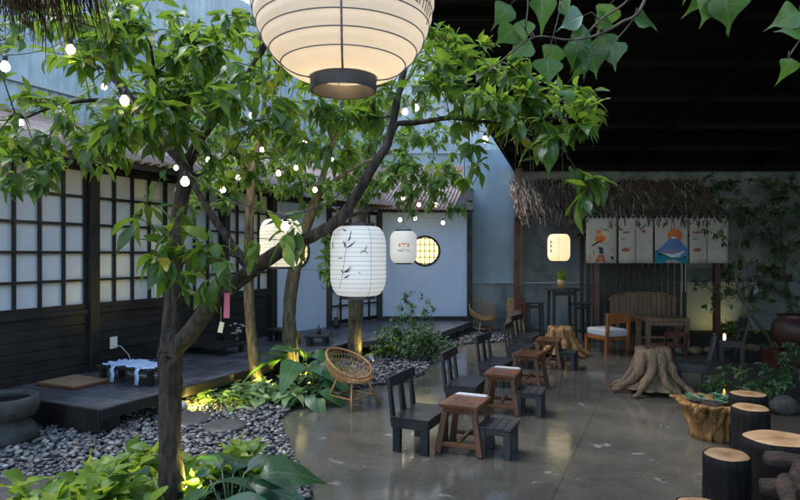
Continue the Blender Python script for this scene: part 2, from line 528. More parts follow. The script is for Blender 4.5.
def mat_corrugated(name, c0, c1, rough=.5, metal=0.0):
    m, nt, b = new_mat(name)
    f = noise(nt, coords(nt, (1, 1, 1)), 1.4, 7, .7, .5)
    f2 = noise(nt, coords(nt, (6, 6, .4)), 3, 4, .6)
    c = ramp(nt, f, [(.35, c0), (.65, c1)])
    mx = N(nt, 'ShaderNodeMix', data_type='RGBA', blend_type='MULTIPLY'); mx.inputs[0].default_value = .5
    nt.links.new(c, mx.inputs[6]); nt.links.new(ramp(nt, f2, [(.3, (.6, .6, .6)), (.7, (1.2, 1.2, 1.2))]), mx.inputs[7])
    nt.links.new(mx.outputs[2], b.inputs['Base Color']); b.inputs['Roughness'].default_value = rough
    b.inputs['Metallic'].default_value = metal
    return m


def mat_cut():
    m, nt, b = new_mat('cut_log_end')
    v = coords(nt)
    w = nt.nodes.new('ShaderNodeTexWave'); w.wave_type = 'RINGS'; w.rings_direction = 'Z'
    w.inputs['Scale'].default_value = 24; w.inputs['Distortion'].default_value = 2.2; w.inputs['Detail'].default_value = 2; w.inputs['Detail Scale'].default_value = 1.2
    nt.links.new(v, w.inputs['Vector'])
    c = ramp(nt, w.outputs['Fac'], [(.2, (.34, .2, .1)), (.6, (.5, .34, .19))])
    gr = nt.nodes.new('ShaderNodeTexGradient'); gr.gradient_type = 'SPHERICAL'
    nt.links.new(coords(nt, (6, 6, 0)), gr.inputs['Vector'])
    mx = N(nt, 'ShaderNodeMix', data_type='RGBA', blend_type='MULTIPLY'); mx.inputs[0].default_value = .8
    nt.links.new(c, mx.inputs[6]); nt.links.new(ramp(nt, gr.outputs['Fac'], [(0, (1.1, 1.08, 1.05)), (.55, (.95, .9, .85)), (.9, (.55, .42, .32))]), mx.inputs[7])
    ga = nt.nodes.new('ShaderNodeTexGradient'); ga.gradient_type = 'RADIAL'; nt.links.new(v, ga.inputs['Vector'])
    cx = nt.nodes.new('ShaderNodeCombineXYZ'); nt.links.new(ga.outputs['Fac'], cx.inputs['X'])
    oi = nt.nodes.new('ShaderNodeObjectInfo'); nt.links.new(oi.outputs['Random'], cx.inputs['Y'])
    crk = noise(nt, cx.outputs[0], 46, 2, .5)
    m5 = N(nt, 'ShaderNodeMix', data_type='RGBA', blend_type='MULTIPLY'); m5.inputs[0].default_value = .8
    nt.links.new(mx.outputs[2], m5.inputs[6]); nt.links.new(ramp(nt, crk, [(.27, (.12, .08, .05)), (.34, (1, 1, 1))]), m5.inputs[7])
    m6 = N(nt, 'ShaderNodeMix', data_type='RGBA', blend_type='MULTIPLY'); m6.inputs[0].default_value = .7
    nt.links.new(m5.outputs[2], m6.inputs[6]); nt.links.new(ramp(nt, noise(nt, v, 7, 5, .6), [(.35, (.55, .48, .42)), (.6, (1, 1, 1))]), m6.inputs[7])
    nt.links.new(m6.outputs[2], b.inputs['Base Color']); b.inputs['Roughness'].default_value = .55
    return m


M['floor'] = mat_floor()
M['conc'] = mat_concrete_wall('blue_grey_concrete', (.30, .385, .425))
M['conc_moss'] = mat_concrete_wall('mossy_concrete', (.23, .26, .26), .35)
M['pebble'] = mat_pebble()
M['roof_rust'] = mat_corrugated('rusty_sheet_roof', (.17, .085, .055), (.29, .235, .2), .5)
M['pale_sheet'] = mat_corrugated('pale_sheet_cladding', (.25, .30, .31), (.4, .46, .46), .5)
M['cut'] = mat_cut()

# ------------------------------------------------------------------ camera, world, sun
cam_d = bpy.data.cameras.new('camera'); cam = bpy.data.objects.new('camera', cam_d); COL.objects.link(cam)
cam.location = (0, 0, EYE); cam.rotation_euler = (R(90), 0, 0)
cam_d.sensor_width = 36; cam_d.lens = 36 * F / 800; cam_d.shift_y = 4 / 800
cam_d.clip_start = .05; cam_d.clip_end = 500
sc.camera = cam

w = bpy.data.worlds.new('World'); sc.world = w; w.use_nodes = True
nt = w.node_tree
sky = nt.nodes.new('ShaderNodeTexSky'); sky.sky_type = 'NISHITA'; sky.sun_disc = False
SUN_EL, SUN_AZ = 62, -75     # azimuth measured from +Y towards +X
sky.sun_elevation = R(SUN_EL); sky.sun_rotation = R(SUN_AZ); sky.air_density = 1.2; sky.dust_density = .8; sky.ozone_density = 2.5
nt.links.new(sky.outputs[0], nt.nodes['Background'].inputs['Color'])
nt.nodes['Background'].inputs['Strength'].default_value = .15
sd = bpy.data.lights.new('sun', 'SUN'); sun = bpy.data.objects.new('sun', sd); COL.objects.link(sun)
sd.energy = 1.0; sd.angle = R(35); sd.color = (1, .97, .92)
az = R(SUN_AZ); el = R(SUN_EL)
dirv = Vector((math.sin(az) * math.cos(el), math.cos(az) * math.cos(el), math.sin(el)))
sun.rotation_euler = dirv.to_track_quat('Z', 'Y').to_euler()

vs = sc.view_settings
vs.view_transform = 'Standard'; vs.look = 'None'; vs.exposure = EXPOSURE = 1.72; vs.gamma = 1; vs.use_curve_mapping = False
sc.render.engine = 'CYCLES'
sc.cycles.use_denoising = True
sc.cycles.max_bounces = 8; sc.cycles.diffuse_bounces = 4; sc.cycles.glossy_bounces = 4; sc.cycles.transmission_bounces = 5
sc.cycles.sample_clamp_indirect = 4.0; sc.cycles.caustics_reflective = False; sc.cycles.caustics_refractive = False


def lamp(kind, name, loc, energy, col, r=.03, target=None, spot=100, parent=None):
    d = bpy.data.lights.new(name, kind); o = bpy.data.objects.new(name, d); COL.objects.link(o)
    d.energy = energy; d.color = col; d.shadow_soft_size = r
    o.location = loc
    if kind == 'SPOT':
        d.spot_size = R(spot); d.spot_blend = .6
        o.rotation_euler = (Vector(target) - Vector(loc)).to_track_quat('-Z', 'Y').to_euler()
    return o


# ------------------------------------------------------------------ ground
g = MB(); g.add([(-40, -30, 0), (40, -30, 0), (40, 60, 0), (-40, 60, 0)], [(0, 1, 2, 3)])
tag(g.build('ground', M['floor']), kind='structure')

# wall-A frame: origin, u along, n outward to the courtyard
A0 = Vector((-3.56, 7.0, 0)); U = Vector((.414, .910, 0)).normalized(); NO = Vector((U.y, -U.x, 0))
ANG = math.atan2(U.y, U.x)


def LA(s, d, z=0.0):
    return A0 + U * s + NO * d + Vector((0, 0, z))


bed = [(-.2, 2.0), (-.52, 3.86), (-.9, 4.95), (-1.16, 5.8), (-1.1, 6.38), (-.83, 6.88), (-.30, 7.35), (.1, 7.62), (.34, 8.15), (.53, 9.4), (.76, 10.2), (1.2, 10.75), (2.3, 11.15), (2.55, 12.75), (-1, 13.2), (-6.5, 8), (-6.5, 2.0)]
b_ = MB(); b_.add([(x, y, .004) for x, y in bed], [tuple(range(len(bed)))])
tag(b_.build('garden_bed', M['soil']), kind='structure')


def inside(x, y, poly):
    c = False; n = len(poly); j = n - 1
    for i in range(n):
        xi, yi = poly[i]; xj, yj = poly[j]
        if (yi > y) != (yj > y) and x < (xj - xi) * (y - yi) / (yj - yi) + xi: c = not c
        j = i
    return c


# pebbles
def pebble_template():
    V = [(0, 0, 1)]; n = 8
    for k in (1, 2, 3):
        t = math.pi * k / 4
        for j in range(n):
            a = 2 * math.pi * j / n
            V.append((math.sin(t) * math.cos(a), math.sin(t) * math.sin(a), math.cos(t)))
    V.append((0, 0, -1))
    Fc = []
    for j in range(n): Fc.append((0, 1 + j, 1 + (j + 1) % n, 0))
    for k in range(2):
        for j in range(n):
            Fc.append((1 + k * n + j, 1 + (k + 1) * n + j, 1 + (k + 1) * n + (j + 1) % n, 1 + k * n + (j + 1) % n))
    return np.array(V), Fc


def build_pebbles():
    V0, F0 = pebble_template()
    quads = [f for f in F0 if len(set(f)) == 4]
    tris = [(0, 1 + j, 1 + (j + 1) % 8) for j in range(8)]
    pos = []
    y = 2.9
    while y < 12.7:
        stp = .042 if y < 8 else .055
        x = -6.0
        while x < 2.6:
            jx = x + random.uniform(-.02, .02); jy = y + random.uniform(-.02, .02)
            x += stp * 1.1
            if not inside(jx, jy, bed): continue
            px = jx / jy * F
            if px < -440: continue
            rel = Vector((jx, jy, 0)) - A0
            s_ = rel.dot(U); d_ = rel.dot(NO)
            if s_ > -1.15 and d_ < 1.32: continue
            # soil shows under the front planting
            if jy < 3.9 and jx > -2.3 and random.random() < .75: continue
            for c in stones_at:
                if (jx - c[0]) ** 2 + (jy - c[1]) ** 2 < (c[2] * .85) ** 2: break
            else:
                pos.append((jx, jy, random.uniform(.012, .035)))
                if random.random() < .45: pos.append((jx + random.uniform(-.02, .02), jy + random.uniform(-.02, .02), random.uniform(.035, .055)))
        y += stp
    n = len(pos)
    pos = np.array(pos)
    L = RNG.uniform(.016, .039, n); W = L * RNG.uniform(.55, .85, n); H = L * RNG.uniform(.28, .5, n)
    a = RNG.uniform(0, 6.28, n); tl = RNG.normal(0, .22, n); tm = RNG.normal(0, .22, n)
    ca, sa = np.cos(a), np.sin(a)
    X = np.stack([ca, sa, tl], 1) * L[:, None]; Y = np.stack([-sa, ca, tm], 1) * W[:, None]; Z = np.stack([-tl * ca + tm * sa, -tl * sa - tm * ca, np.ones(n)], 1) * H[:, None]
    A = np.stack([X, Y, Z], 1)
    W_ = np.einsum('vk,nkc->nvc', V0, A) + pos[:, None, :]
    nv = len(V0)
    # top cap as quads of degenerate pairs is avoided: split cap in 4 quads
    capq = [(0, 1 + 2 * j, 1 + (2 * j + 1) % 8, 1 + (2 * j + 2) % 8) for j in range(4)]
    Q = np.array(quads + capq)
    Fc = (Q[None] + (np.arange(n) * nv)[:, None, None]).reshape(-1, 4)
    o = np_mesh('gravel', W_.reshape(-1, 3), Fc, M['pebble'])
    tag(o, 'grey river pebbles covering the garden bed', 'gravel', kind='stuff')
    return n


stones_at = []
for k, (px, py, r, lab) in enumerate([(187, 418.5, .24, 'dark round stepping stone half behind the front tree trunk'), (225, 425.5, .2, 'dark round stepping stone among pale pebbles right of the front tree trunk'), (8, 492, .3, 'dark round stepping stone at the bottom left corner')]):
    p = G(px, py, .05)
    stones_at.append((p.x, p.y, r))
    rr = random.Random(k + 5)
    ph = rr.random() * 6
    m = MB(); fn = lambda q, z, a, i: q * (1 + .035 * math.sin(2 * a + ph) + .02 * math.sin(5 * a + 2 * ph))
    m.lathe([(.001, -.05), (r * .96, -.05), (r, -.02), (r, .0), (r * .97, .008), (r * .5, .011), (.001, .011)], 36, (0, 0, 0), fn)
    o = m.build('stepping_stone', M['slab'], smooth=True, loc=(p.x, p.y, .05))
    tag(o, lab, 'stepping stone', 'stepping stones in the gravel')
NP = build_pebbles()
print('pebbles', NP)

# ------------------------------------------------------------------ building A (shoji building on the left)
bA = empty('shoji_building', A0, ANG, 'long dark timber building with white paper lattice screens above black boarding, left of the courtyard', 'building')
S0, S1 = -5.2, 3.4
posts = [-5.2, -2.62, -.02, 2.23, 3.4]
m = MB()
z = .0
k = 0
while z < .93:
    h = .115
    m.box(((S0 + S1) / 2, .012 * (k % 2) * .3, z + h / 2), (S1 - S0, .04, h - .006)); z += h; k += 1
m.build('boarding', M['black_wood'], bA, bevel=.003)
MB().box(((S0 + S1) / 2, -.012, .945), (S1 - S0, .075, .05)).build('sill_rail', M['black_wood'], bA, bevel=.004)
MB().box(((S0 + S1) / 2, -.0, 2.66), (S1 - S0, .1, .17)).build('lintel', M['black_wood'], bA, bevel=.004)
for s_ in posts:
    MB().box((s_, -.02, 1.36), (.12, .14, 2.72)).build('post', M['black_wood_z'], bA, bevel=.006)
for i in range(4):
    a, b = posts[i] + .06, posts[i + 1] - .06
    nb = max(3, round((b - a) / .262))
    cw = (b - a) / nb
    m = MB()
    for j in range(nb + 1):
        wd = .05 if (j == nb // 2 or j in (0, nb)) else .03
        m.box((a + j * cw, -.002, 1.77), (wd, .03, 1.6))
    for r_ in range(6):
        m.box(((a + b) / 2, .001, .985 + r_ * .317), (b - a, .026, .028 if 0 < r_ < 5 else .05))
    fr = m.build('shoji_screen', M['black_wood_z'], bA)
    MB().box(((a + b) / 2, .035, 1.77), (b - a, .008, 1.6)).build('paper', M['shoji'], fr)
# body behind the screens
MB().box(((S0 + S1) / 2, 1.6, 1.35), (S1 - S0, .1, 2.7)).build('back_wall_panel', M['white_wall'], bA)
MB().box((S1 - .05, .85, 1.35), (.08, 1.5, 2.7)).build('end_wall', M['black_wood'], bA)


def corrugated(p00, p10, p01, n, amp, parent, name, mat, thick=True, sub=4, skew=None):
    """sheet from p00; p10-p00 runs across the corrugations, p01-p00 runs down them"""
    p00, p10, p01 = Vector(p00), Vector(p10), Vector(p01)
    ax = p10 - p00; dn = p01 - p00; nn = ax.cross(dn).normalized()
    m = MB(); vs_ = []; k = n * sub
    for i in range(k + 1):
        o = nn * (amp * math.sin(2 * math.pi * i / sub + .4))
        for t in (0, 1):
            q = p00 + ax * (i / k) + dn * t + o
            if skew is not None: q += Vector(skew) * t
            vs_.append(q)
    m.add(vs_, [(2 * i, 2 * i + 2, 2 * i + 3, 2 * i + 1) for i in range(k)])
    o = m.build(name, mat, parent, smooth=True)
    sd_ = o.modifiers.new('solid', 'SOLIDIFY'); sd_.thickness = .006
    return o


corrugated((S0 - .2, 2.0, 3.55), (S1 + .15, 2.0, 3.55), (S0 - .2, -.58, 2.64), 66, .018, bA, 'roof', M['roof_rust'])
m = MB(); m.box(((S0 + S1) / 2, -.53, 2.62), (S1 - S0 + .3, .03, .1)); m.build('fascia', M['black_wood'], bA)
for s_ in np.arange(S0 + .3, S1, .8):
    MB().beam((s_, -.5, 2.60), (s_, 1.9, 3.45), .05, .08).build('rafter', M['black_wood'], bA)

# pale corrugated cladding of the neighbouring building, beyond the roofs
nb_ = empty('neighbour_cladding', (0, 0, 0), 0, 'tall pale blue corrugated cladding glimpsed through the leaves above the roofs', 'building')
q0 = LA(-9, -3.2, 0); q1 = LA(9.2, -3.2, 0)
corrugated((q0.x, q0.y, 7.6), (q1.x, q1.y, 7.6), (q0.x, q0.y, 0), 110, .02, nb_, 'side_cladding', M['pale_sheet'])
corrugated((q1.x - .3, 16.2, 7.6), (11, 16.2, 7.6), (q1.x - .3, 16.2, 0), 80, .02, nb_, 'rear_cladding', M['pale_sheet'])
m = MB()
for zz in (4.3, 5.7):
    m.beam((q0.x + NO.x * .05, q0.y + NO.y * .05, zz), (q1.x + NO.x * .05, q1.y + NO.y * .05, zz), .05, .06)
    m.beam((q1.x, 16.12, zz), (11, 16.12, zz), .05, .06)
m.build('cladding_rail', M['plastic_grey'], nb_)

# ------------------------------------------------------------------ tea house with round windows
tb = empty('tea_house', (0, 0, 0), 0, 'small white walled tea house with lit round lattice windows and a rusty sheet roof', 'building')
DH = 12.4
W0 = Vector((-2.12, 10.18, 0)); W1 = Vector((-.41, DH, 0)); W2 = Vector((1.39, DH, 0))
wu = (W1 - W0).normalized(); wn = Vector((wu.y, -wu.x, 0)); wl = (W1 - W0).length


def LB(s, d, z): return W0 + wu * s + wn * d + Vector((0, 0, z))


rotB = Matrix.Rotation(math.atan2(wu.y, wu.x), 3, 'Z')
split = .47 * wl
def wall_with_hole(o, ax, L, z0, z1, hc, hz, hr, nrm, th, name, parent, mat):
    """flat wall with a round hole: a fan between the hole and the rectangle edge"""
    m = MB(); n = 48; vs_ = []
    for side in (0, 1):
        off = nrm * (-th * side)
        for i in range(n):
            a = 2 * math.pi * i / n
            c, s = math.cos(a), math.sin(a)
            vs_.append(o + ax * (hc + hr * c) + Vector((0, 0, hz + hr * s)) + off)
            # ray to rectangle
            ts = []
            if c > 1e-6: ts.append((L - hc) / c)
            if c < -1e-6: ts.append(-hc / c)
            if s > 1e-6: ts.append((z1 - hz) / s)
            if s < -1e-6: ts.append((z0 - hz) / s)
            t = min(ts)
            vs_.append(o + ax * (hc + t * c) + Vector((0, 0, hz + t * s)) + off)
    fs = []
    for i in range(n):
        j = (i + 1) % n
        fs.append((2 * i, 2 * i + 1, 2 * j + 1, 2 * j))
        b = 2 * n
        fs.append((b + 2 * i, b + 2 * j, b + 2 * j + 1, b + 2 * i + 1))
        fs.append((2 * i, 2 * j, b + 2 * j, b + 2 * i))
    # corners
    for side in (0, 1):
        off = nrm * (-th * side)
        for cx, cz in ((0, z0), (L, z0), (L, z1), (0, z1)):
            best = sorted(range(n), key=lambda i: ((vs_[side * 2 * n + 2 * i + 1] - off - o - ax * cx - Vector((0, 0, cz))).length))[:2]
            vs_.append(o + ax * cx + Vector((0, 0, cz)) + off)
            fs.append((len(vs_) - 1, side * 2 * n + 2 * best[0] + 1, side * 2 * n + 2 * best[1] + 1))
    m.add(vs_, fs)
    return m.build(name, mat, parent)


def round_window(c, ax, nrm, r, parent):
    pts = [c + ax * (r * math.cos(a)) + Vector((0, 0, r * math.sin(a))) + nrm * .012 for a in np.linspace(0, 2 * math.pi, 49)]
    fr = MB().tube(pts, .022, 8, cap=False).build('round_window', M['black_wood_z'], parent, smooth=True)
    m = MB()
    for k in range(-3, 4):
        x = k * r / 3.1
        h = math.sqrt(max(0, r * r - x * x))
        if h > .05:
            m.beam(c + ax * x - Vector((0, 0, h)), c + ax * x + Vector((0, 0, h)), .016, .016, nrm)
    for k in range(-2, 3):
        zz = k * r / 2.3
        h = math.sqrt(max(0, r * r - zz * zz))
        if h > .05:
            m.beam(c + Vector((0, 0, zz)) - ax * h + nrm * .003, c + Vector((0, 0, zz)) + ax * h + nrm * .003, .014, .016, (0, 0, 1))
    m.build('lattice', M['black_wood_z'], fr)
    m = MB(); n = 32
    m.add([c - nrm * .05 + ax * (r * 1.05 * math.cos(2 * math.pi * i / n)) + Vector((0, 0, r * 1.05 * math.sin(2 * math.pi * i / n))) for i in range(n)], [tuple(range(n))])
    m.build('lit_pane', M['lit_pane'], fr)


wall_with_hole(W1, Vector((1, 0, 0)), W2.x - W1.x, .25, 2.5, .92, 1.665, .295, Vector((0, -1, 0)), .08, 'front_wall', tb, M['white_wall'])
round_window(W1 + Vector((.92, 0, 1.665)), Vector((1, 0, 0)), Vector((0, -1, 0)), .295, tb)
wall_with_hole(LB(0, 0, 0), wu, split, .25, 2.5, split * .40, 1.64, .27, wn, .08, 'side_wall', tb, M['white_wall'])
round_window(LB(split * .40, 0, 1.64), wu, wn, .27, tb)
# lattice door screens
m = MB(); a = split + .05; L = wl - .05 - a
nb = 5
for j in range(nb + 1): m.box(LB(a + L * j / nb, -.01, 1.37), (.05 if j in (0, 3, nb) else .028, .03, 2.2), rotB)
for r_ in range(8): m.box(LB(a + L / 2, -.012, .32 + r_ * .3), (L, .026, .028 if 0 < r_ < 7 else .07), rotB)
fr = m.build('lattice_door', M['black_wood_z'], tb)
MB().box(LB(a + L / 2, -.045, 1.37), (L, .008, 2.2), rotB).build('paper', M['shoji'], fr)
for q in (LB(-.02, .01, 1.35), LB(split + .0, .01, 1.35), W1 + Vector((.0, -.03, 1.35)), W2 + Vector((.03, -.02, 1.35))):
    MB().box(q, (.1, .1, 2.7)).build('corner_post', M['black_wood_z'], tb, bevel=.005)
MB().box(W1 + Vector((.9, -.06, .29)), (1.8, .05, .08)).build('skirting', M['black_wood'], tb)
MB().beam(LB(-.05, .05, 2.55), W1 + Vector((0, -.05, 2.55)), .07, .12).build('lintel', M['black_wood'], tb)
MB().beam(W1 + Vector((-.02, -.06, 2.5)), W2 + Vector((.1, -.06, 2.5)), .07, .1).build('lintel', M['black_wood'], tb)
# side return and inner body
MB().box(W2 + Vector((-.0, 1.0, 1.35)), (.06, 1.9, 2.5)).build('return_wall', M['black_wood_z'], tb)
corrugated((-.6, 13.6, 3.62), (1.66, 13.6, 3.58), (-1.2, 11.95, 2.5), 30, .017, tb, 'front_roof', M['roof_rust'], skew=(0, 0, 0))
e0 = LB(-.6, .45, 2.55); e1 = LB(wl + .25, .45, 2.55)
up_ = -wn * 1.6
corrugated((e0.x + up_.x, e0.y + up_.y, 3.5), (e1.x + up_.x, e1.y + up_.y, 3.5), tuple(e0), 36, .017, tb, 'side_roof', M['roof_rust'])
m = MB(); m.add([(1.08, 12.02, 2.48), (1.46, 12.1, 2.48), (1.62, 13.4, 3.42), (1.1, 12.12, 2.48), (1.46, 12.2, 2.48), (1.62, 13.48, 3.42)], [(0, 1, 2), (5, 4, 3), (0, 3, 4, 1), (1, 4, 5, 2), (2, 5, 3, 0)])
m.build('gable_board', M['black_wood'], tb)

# ------------------------------------------------------------------ concrete walls
cw_ = empty('concrete_wall', (0, 12.8, 0), 0, 'tall weathered blue grey concrete wall behind the seating area with a projecting lower course', 'wall')
MB().box((1.85 + .04, .1, 1.9), (1.05, .2, 3.8)).build('wall_bay', M['conc'], cw_)
MB().box((5.7, .14, 1.75), (6.56, .2, 3.5)).build('wall_face', M['conc_moss'], cw_)
MB().box((5.4, -.06, .49), (7.9, .12, .98)).build('plinth', M['conc_moss'], cw_, bevel=.01)
MB().box((5.4, -.07, .995), (7.9, .16, .03)).build('ledge', M['conc'], cw_, bevel=.004)
MB().box((2.47, -.17, 1.72), (.14, .12, 3.44)).build('pilaster', M['grey_wood'], cw_)
rw = MB().box((9.1, 4.5, 1.75), (.2, 17, 3.5)).build('side_wall', M['conc_moss'])  # added out of view, to hold daylight off the right side
tag(rw, 'unseen mossy concrete wall added to keep the right side of the courtyard dark', 'wall')

# ------------------------------------------------------------------ decks
dk = empty('timber_deck', A0, ANG, 'long low dark timber deck running along the shoji building', 'deck')
# local: x = s, y = -d
DW = 1.6; DS0 = -1.19; DS1 = 3.1
zt = .25
m = MB(); n = 11; bw = (DW - .02) / n
for i in range(n):
    y = -(i + .5) * bw - .01
    m.box(((DS0 + DS1) / 2, y, zt - .0125 + random.uniform(-.002, .002)), (DS1 - DS0, bw - .005, .025))
m.build('deck_board', [M['deck']], dk, bevel=.002)
MB().box(((DS0 + DS1) / 2, -DW - .015, zt - .045), (DS1 - DS0 + .03, .035, .1)).build('edge_board', M['black_wood'], dk, bevel=.004)
MB().box((DS0 - .012, -DW / 2, zt - .1), (.035, DW + .03, .205)).build('end_board', M['black_wood_z'], dk, bevel=.004)
for s_ in (DS0 + .12, DS0 + 1.5, DS0 + 2.9, DS1 - .1):
    MB().box((s_, -DW + .08, .1), (.2 if s_ < -1 else .12, .12, .24)).build('leg', M['black_wood_z'], dk, bevel=.004)
    MB().box((s_, -.3, .1), (.12, .12, .24)).build('leg', M['black_wood_z'], dk)
# second deck before the tea house
d2 = empty('tea_house_deck', (0, 0, 0), 0, 'low dark deck in front of the white tea house wall', 'deck')
fe = LA(DS1, DW)                                   # end of the first deck's edge
pA = LA(DS1 + .01, 0.0)
cr = Vector((.62, 10.25, 0)); cr2 = Vector((1.47, 12.2, 0))
cl = LA(DS1 + .01, DW)
poly = [(pA.x, pA.y), (cl.x, cl.y), (cr.x, cr.y), (cr2.x, cr2.y), (W1.x, W1.y - .02), (W0.x + .02, W0.y)]
m = MB(); m.prism(poly, .15, .25); m.build('deck_top', M['deck'], d2, bevel=.004)
for q in (cl + Vector((.1, .1, 0)), (cl + cr) / 2 + Vector((0, .1, 0)), cr + Vector((-.05, .1, 0)), (cr + cr2) / 2 + Vector((-.08, 0, 0)), cr2 + Vector((-.12, -.1, 0))):
    MB().box((q.x, q.y, .075), (.12, .12, .15)).build('leg', M['black_wood_z'], d2)

# ------------------------------------------------------------------ big black roof over the seating
br_ = empty('canopy_roof', (0, 0, 0), 0, 'large black sheet roof sheltering the seating area on the right', 'roof')
def lx(y): return 2.42 + (y - 12.8) * .37 if y > 6.4 else 1.75  # near part is out of view, extended only to keep the right dark


def ZC(y): return 3.4 + (12.8 - y) * .15 if y > 6.4 else 4.36


m = MB(); ys = np.concatenate([np.arange(-4, 6.35, .09), [6.399, 6.401], np.arange(6.45, 12.9, .09)])
vs_ = []
for i, y in enumerate(ys):
    zz = ZC(y) + .07 + (.014 if i % 2 else -.014)
    vs_ += [(lx(y), y, zz), (9.2, y, zz)]
m.add(vs_, [(2 * i, 2 * i + 1, 2 * i + 3, 2 * i + 2) for i in range(len(ys) - 1)])
o = m.build('roof_sheet', M['black_roof'], br_); sd_ = o.modifiers.new('solid', 'SOLIDIFY'); sd_.thickness = .02
for y in np.arange(-3.5, 12.9, 1.15):
    MB().box(((lx(y) + 9.1) / 2, y, ZC(y) + .0), (9.1 - lx(y) - .05, .06, .1)).build('purlin', M['black_roof'], br_)
MB().beam((lx(6.41) + .03, 6.41, ZC(6.41) + .02), (lx(12.8) + .03, 12.8, ZC(12.8) + .02), .06, .2).build('edge_beam', M['black_roof'], br_)
MB().beam((1.78, -4, 4.38), (1.78, 6.36, 4.38), .06, .2).build('edge_beam', M['black_roof'], br_)  # unseen near edge, set to the right so light reaches the tree crown
MB().beam((.05, 6.39, 4.37), (1.75, 6.39, 4.37), .06, .2).build('edge_beam', M['black_roof'], br_)
MB().box((5.85, 12.68, ZC(12.8) + .02), (6.6, .06, .14)).build('wall_plate', M['black_roof'], br_)
for x in (4.6, 7.4):
    MB().beam((x, 6.5, ZC(6.5) - .03), (x, 12.6, ZC(12.6) - .03), .09, .05).build('rafter', M['black_roof'], br_)


# ------------------------------------------------------------------ lanterns
def lantern_profile(Rd, H, rc, p=2.4, n=56, flat=0.0):
    """half profile from bottom to top: radius and z (centre 0)"""
    out = []
    for i in range(n + 1):
        z = -H / 2 + H * i / n
        t = abs(z) / (H / 2)
        if t < flat: r = Rd
        else:
            q = (t - flat) / (1 - flat)
            r = rc + (Rd - rc) * max(0, 1 - q ** p) ** (1 / p)
        out.append((r, z))
    return out


def prof_r(prof, z):
    for (r0, z0), (r1, z1) in zip(prof, prof[1:]):
        if z0 <= z <= z1: return r0 + (r1 - r0) * (z - z0) / (z1 - z0)
    return prof[0][0] if z < prof[0][1] else prof[-1][0]


def make_lantern(name, loc, Rd, H, rc, nr, paper, rib, label, flat=.35, p=2.2, collar=.03, cord=.4, ribr=.0012, scallop=.004, seam=None, group='paper lanterns hanging in the courtyard'):
    root = empty(name, loc, 0, label, 'lantern', group)
    prof = lantern_profile(Rd, H, rc, p, nr * 6, flat)
    pr = [(r - scallop * (0.5 - 0.5 * math.cos(2 * math.pi * (i / 6))) * -1 - scallop, z) for i, (r, z) in enumerate(prof)]
    MB().lathe(pr, 64).build('paper_shade', paper, root, smooth=True)
    m = MB()
    for k in range(1, nr):
        r, z = prof[k * 6]
        m.tube([(math.cos(a) * (r - scallop * .9), math.sin(a) * (r - scallop * .9), z) for a in np.linspace(0, 2 * math.pi, 65)], ribr, 5, cap=False)
    if seam is not None:
        for sa in seam:
            m.tube([(math.cos(sa) * (r - .001), math.sin(sa) * (r - .001), z) for r, z in prof], ribr * 1.6, 4)
    m.build('wire_ribs', rib, root)
    for zz, nm in ((-H / 2 - collar / 2 + .004, 'bottom_collar'), (H / 2 + collar / 2 - .004, 'top_collar')):
        MB().lathe([(rc * 1.03, zz - collar / 2), (rc * 1.03, zz + collar / 2), (rc * .95, zz + collar / 2), (rc * .95, zz - collar / 2), (rc * 1.03, zz - collar / 2)], 48).build(nm, M['metal_dark'], root, smooth=False)
    MB().tube([(-rc * .9, 0, H / 2 + collar), (0, 0, H / 2 + collar + .05), (rc * .9, 0, H / 2 + collar)], .0025, 5).build('hanger', M['metal_dark'], root)
    MB().tube([(0, 0, H / 2 + collar + .05), (0, 0, H / 2 + collar + .05 + cord)], .002, 5).build('cord', M['metal_dark'], root)
    return root, prof


def wrap(prof, a, z, off=.0025):
    r = prof_r(prof, z) + off
    return (math.cos(a) * r, math.sin(a) * r, z)


def stroke(m, prof, pts, widths, a0, off=.0025):
    """pts: (horizontal metres, z) with horizontal to the viewer's right at angle a0"""
    n = len(pts); vs_ = []
    for i, (x, z) in enumerate(pts):
        x0, z0 = pts[max(0, i - 1)]; x1, z1 = pts[min(n - 1, i + 1)]
        dx, dz = x1 - x0, z1 - z0; l = math.hypot(dx, dz) or 1
        nx, nz = -dz / l, dx / l
        wd = widths[i] / 2
        for s in (-1, 1):
            X = x + nx * wd * s; Z = z + nz * wd * s
            vs_.append(wrap(prof, a0 + X / prof_r(prof, Z), Z, off))
    m.add(vs_, [(2 * i, 2 * i + 2, 2 * i + 3, 2 * i + 1) for i in range(n - 1)])


# big round lantern in front
c = P(343.5, 0, 1.47); c.z = 2.245
L1, pf = make_lantern('round_lantern', c, .2235, .44, .078, 14, M['lan_big'], M['rib'], 'huge round cream lantern with a dark collar hanging nearest the camera at the top', flat=0.0, p=2.0, collar=.034, cord=.9, ribr=.0016, scallop=.003, seam=[R(-86), R(10), R(100), R(190)])
MB().lathe([(.001, -.02), (.012, -.02), (.022, .02), (.02, .05), (.012, .065), (.012, .12), (.001, .12)], 16, (0, 0, -.14)).build('bulb', M['white_plastic'], L1, smooth=True)
# cross wire in the open bottom
MB().tube([(-.075, 0, -.225), (0, 0, -.22), (.075, 0, -.225)], .0015, 5).tube([(0, -.01, -.225), (0, 0, -.12)], .0015, 5).build('holder_wire', M['rib'], L1)
lamp('POINT', 'lantern_lamp', c + Vector((0, 0, -.15)), .8, (1, .68, .34), .03)
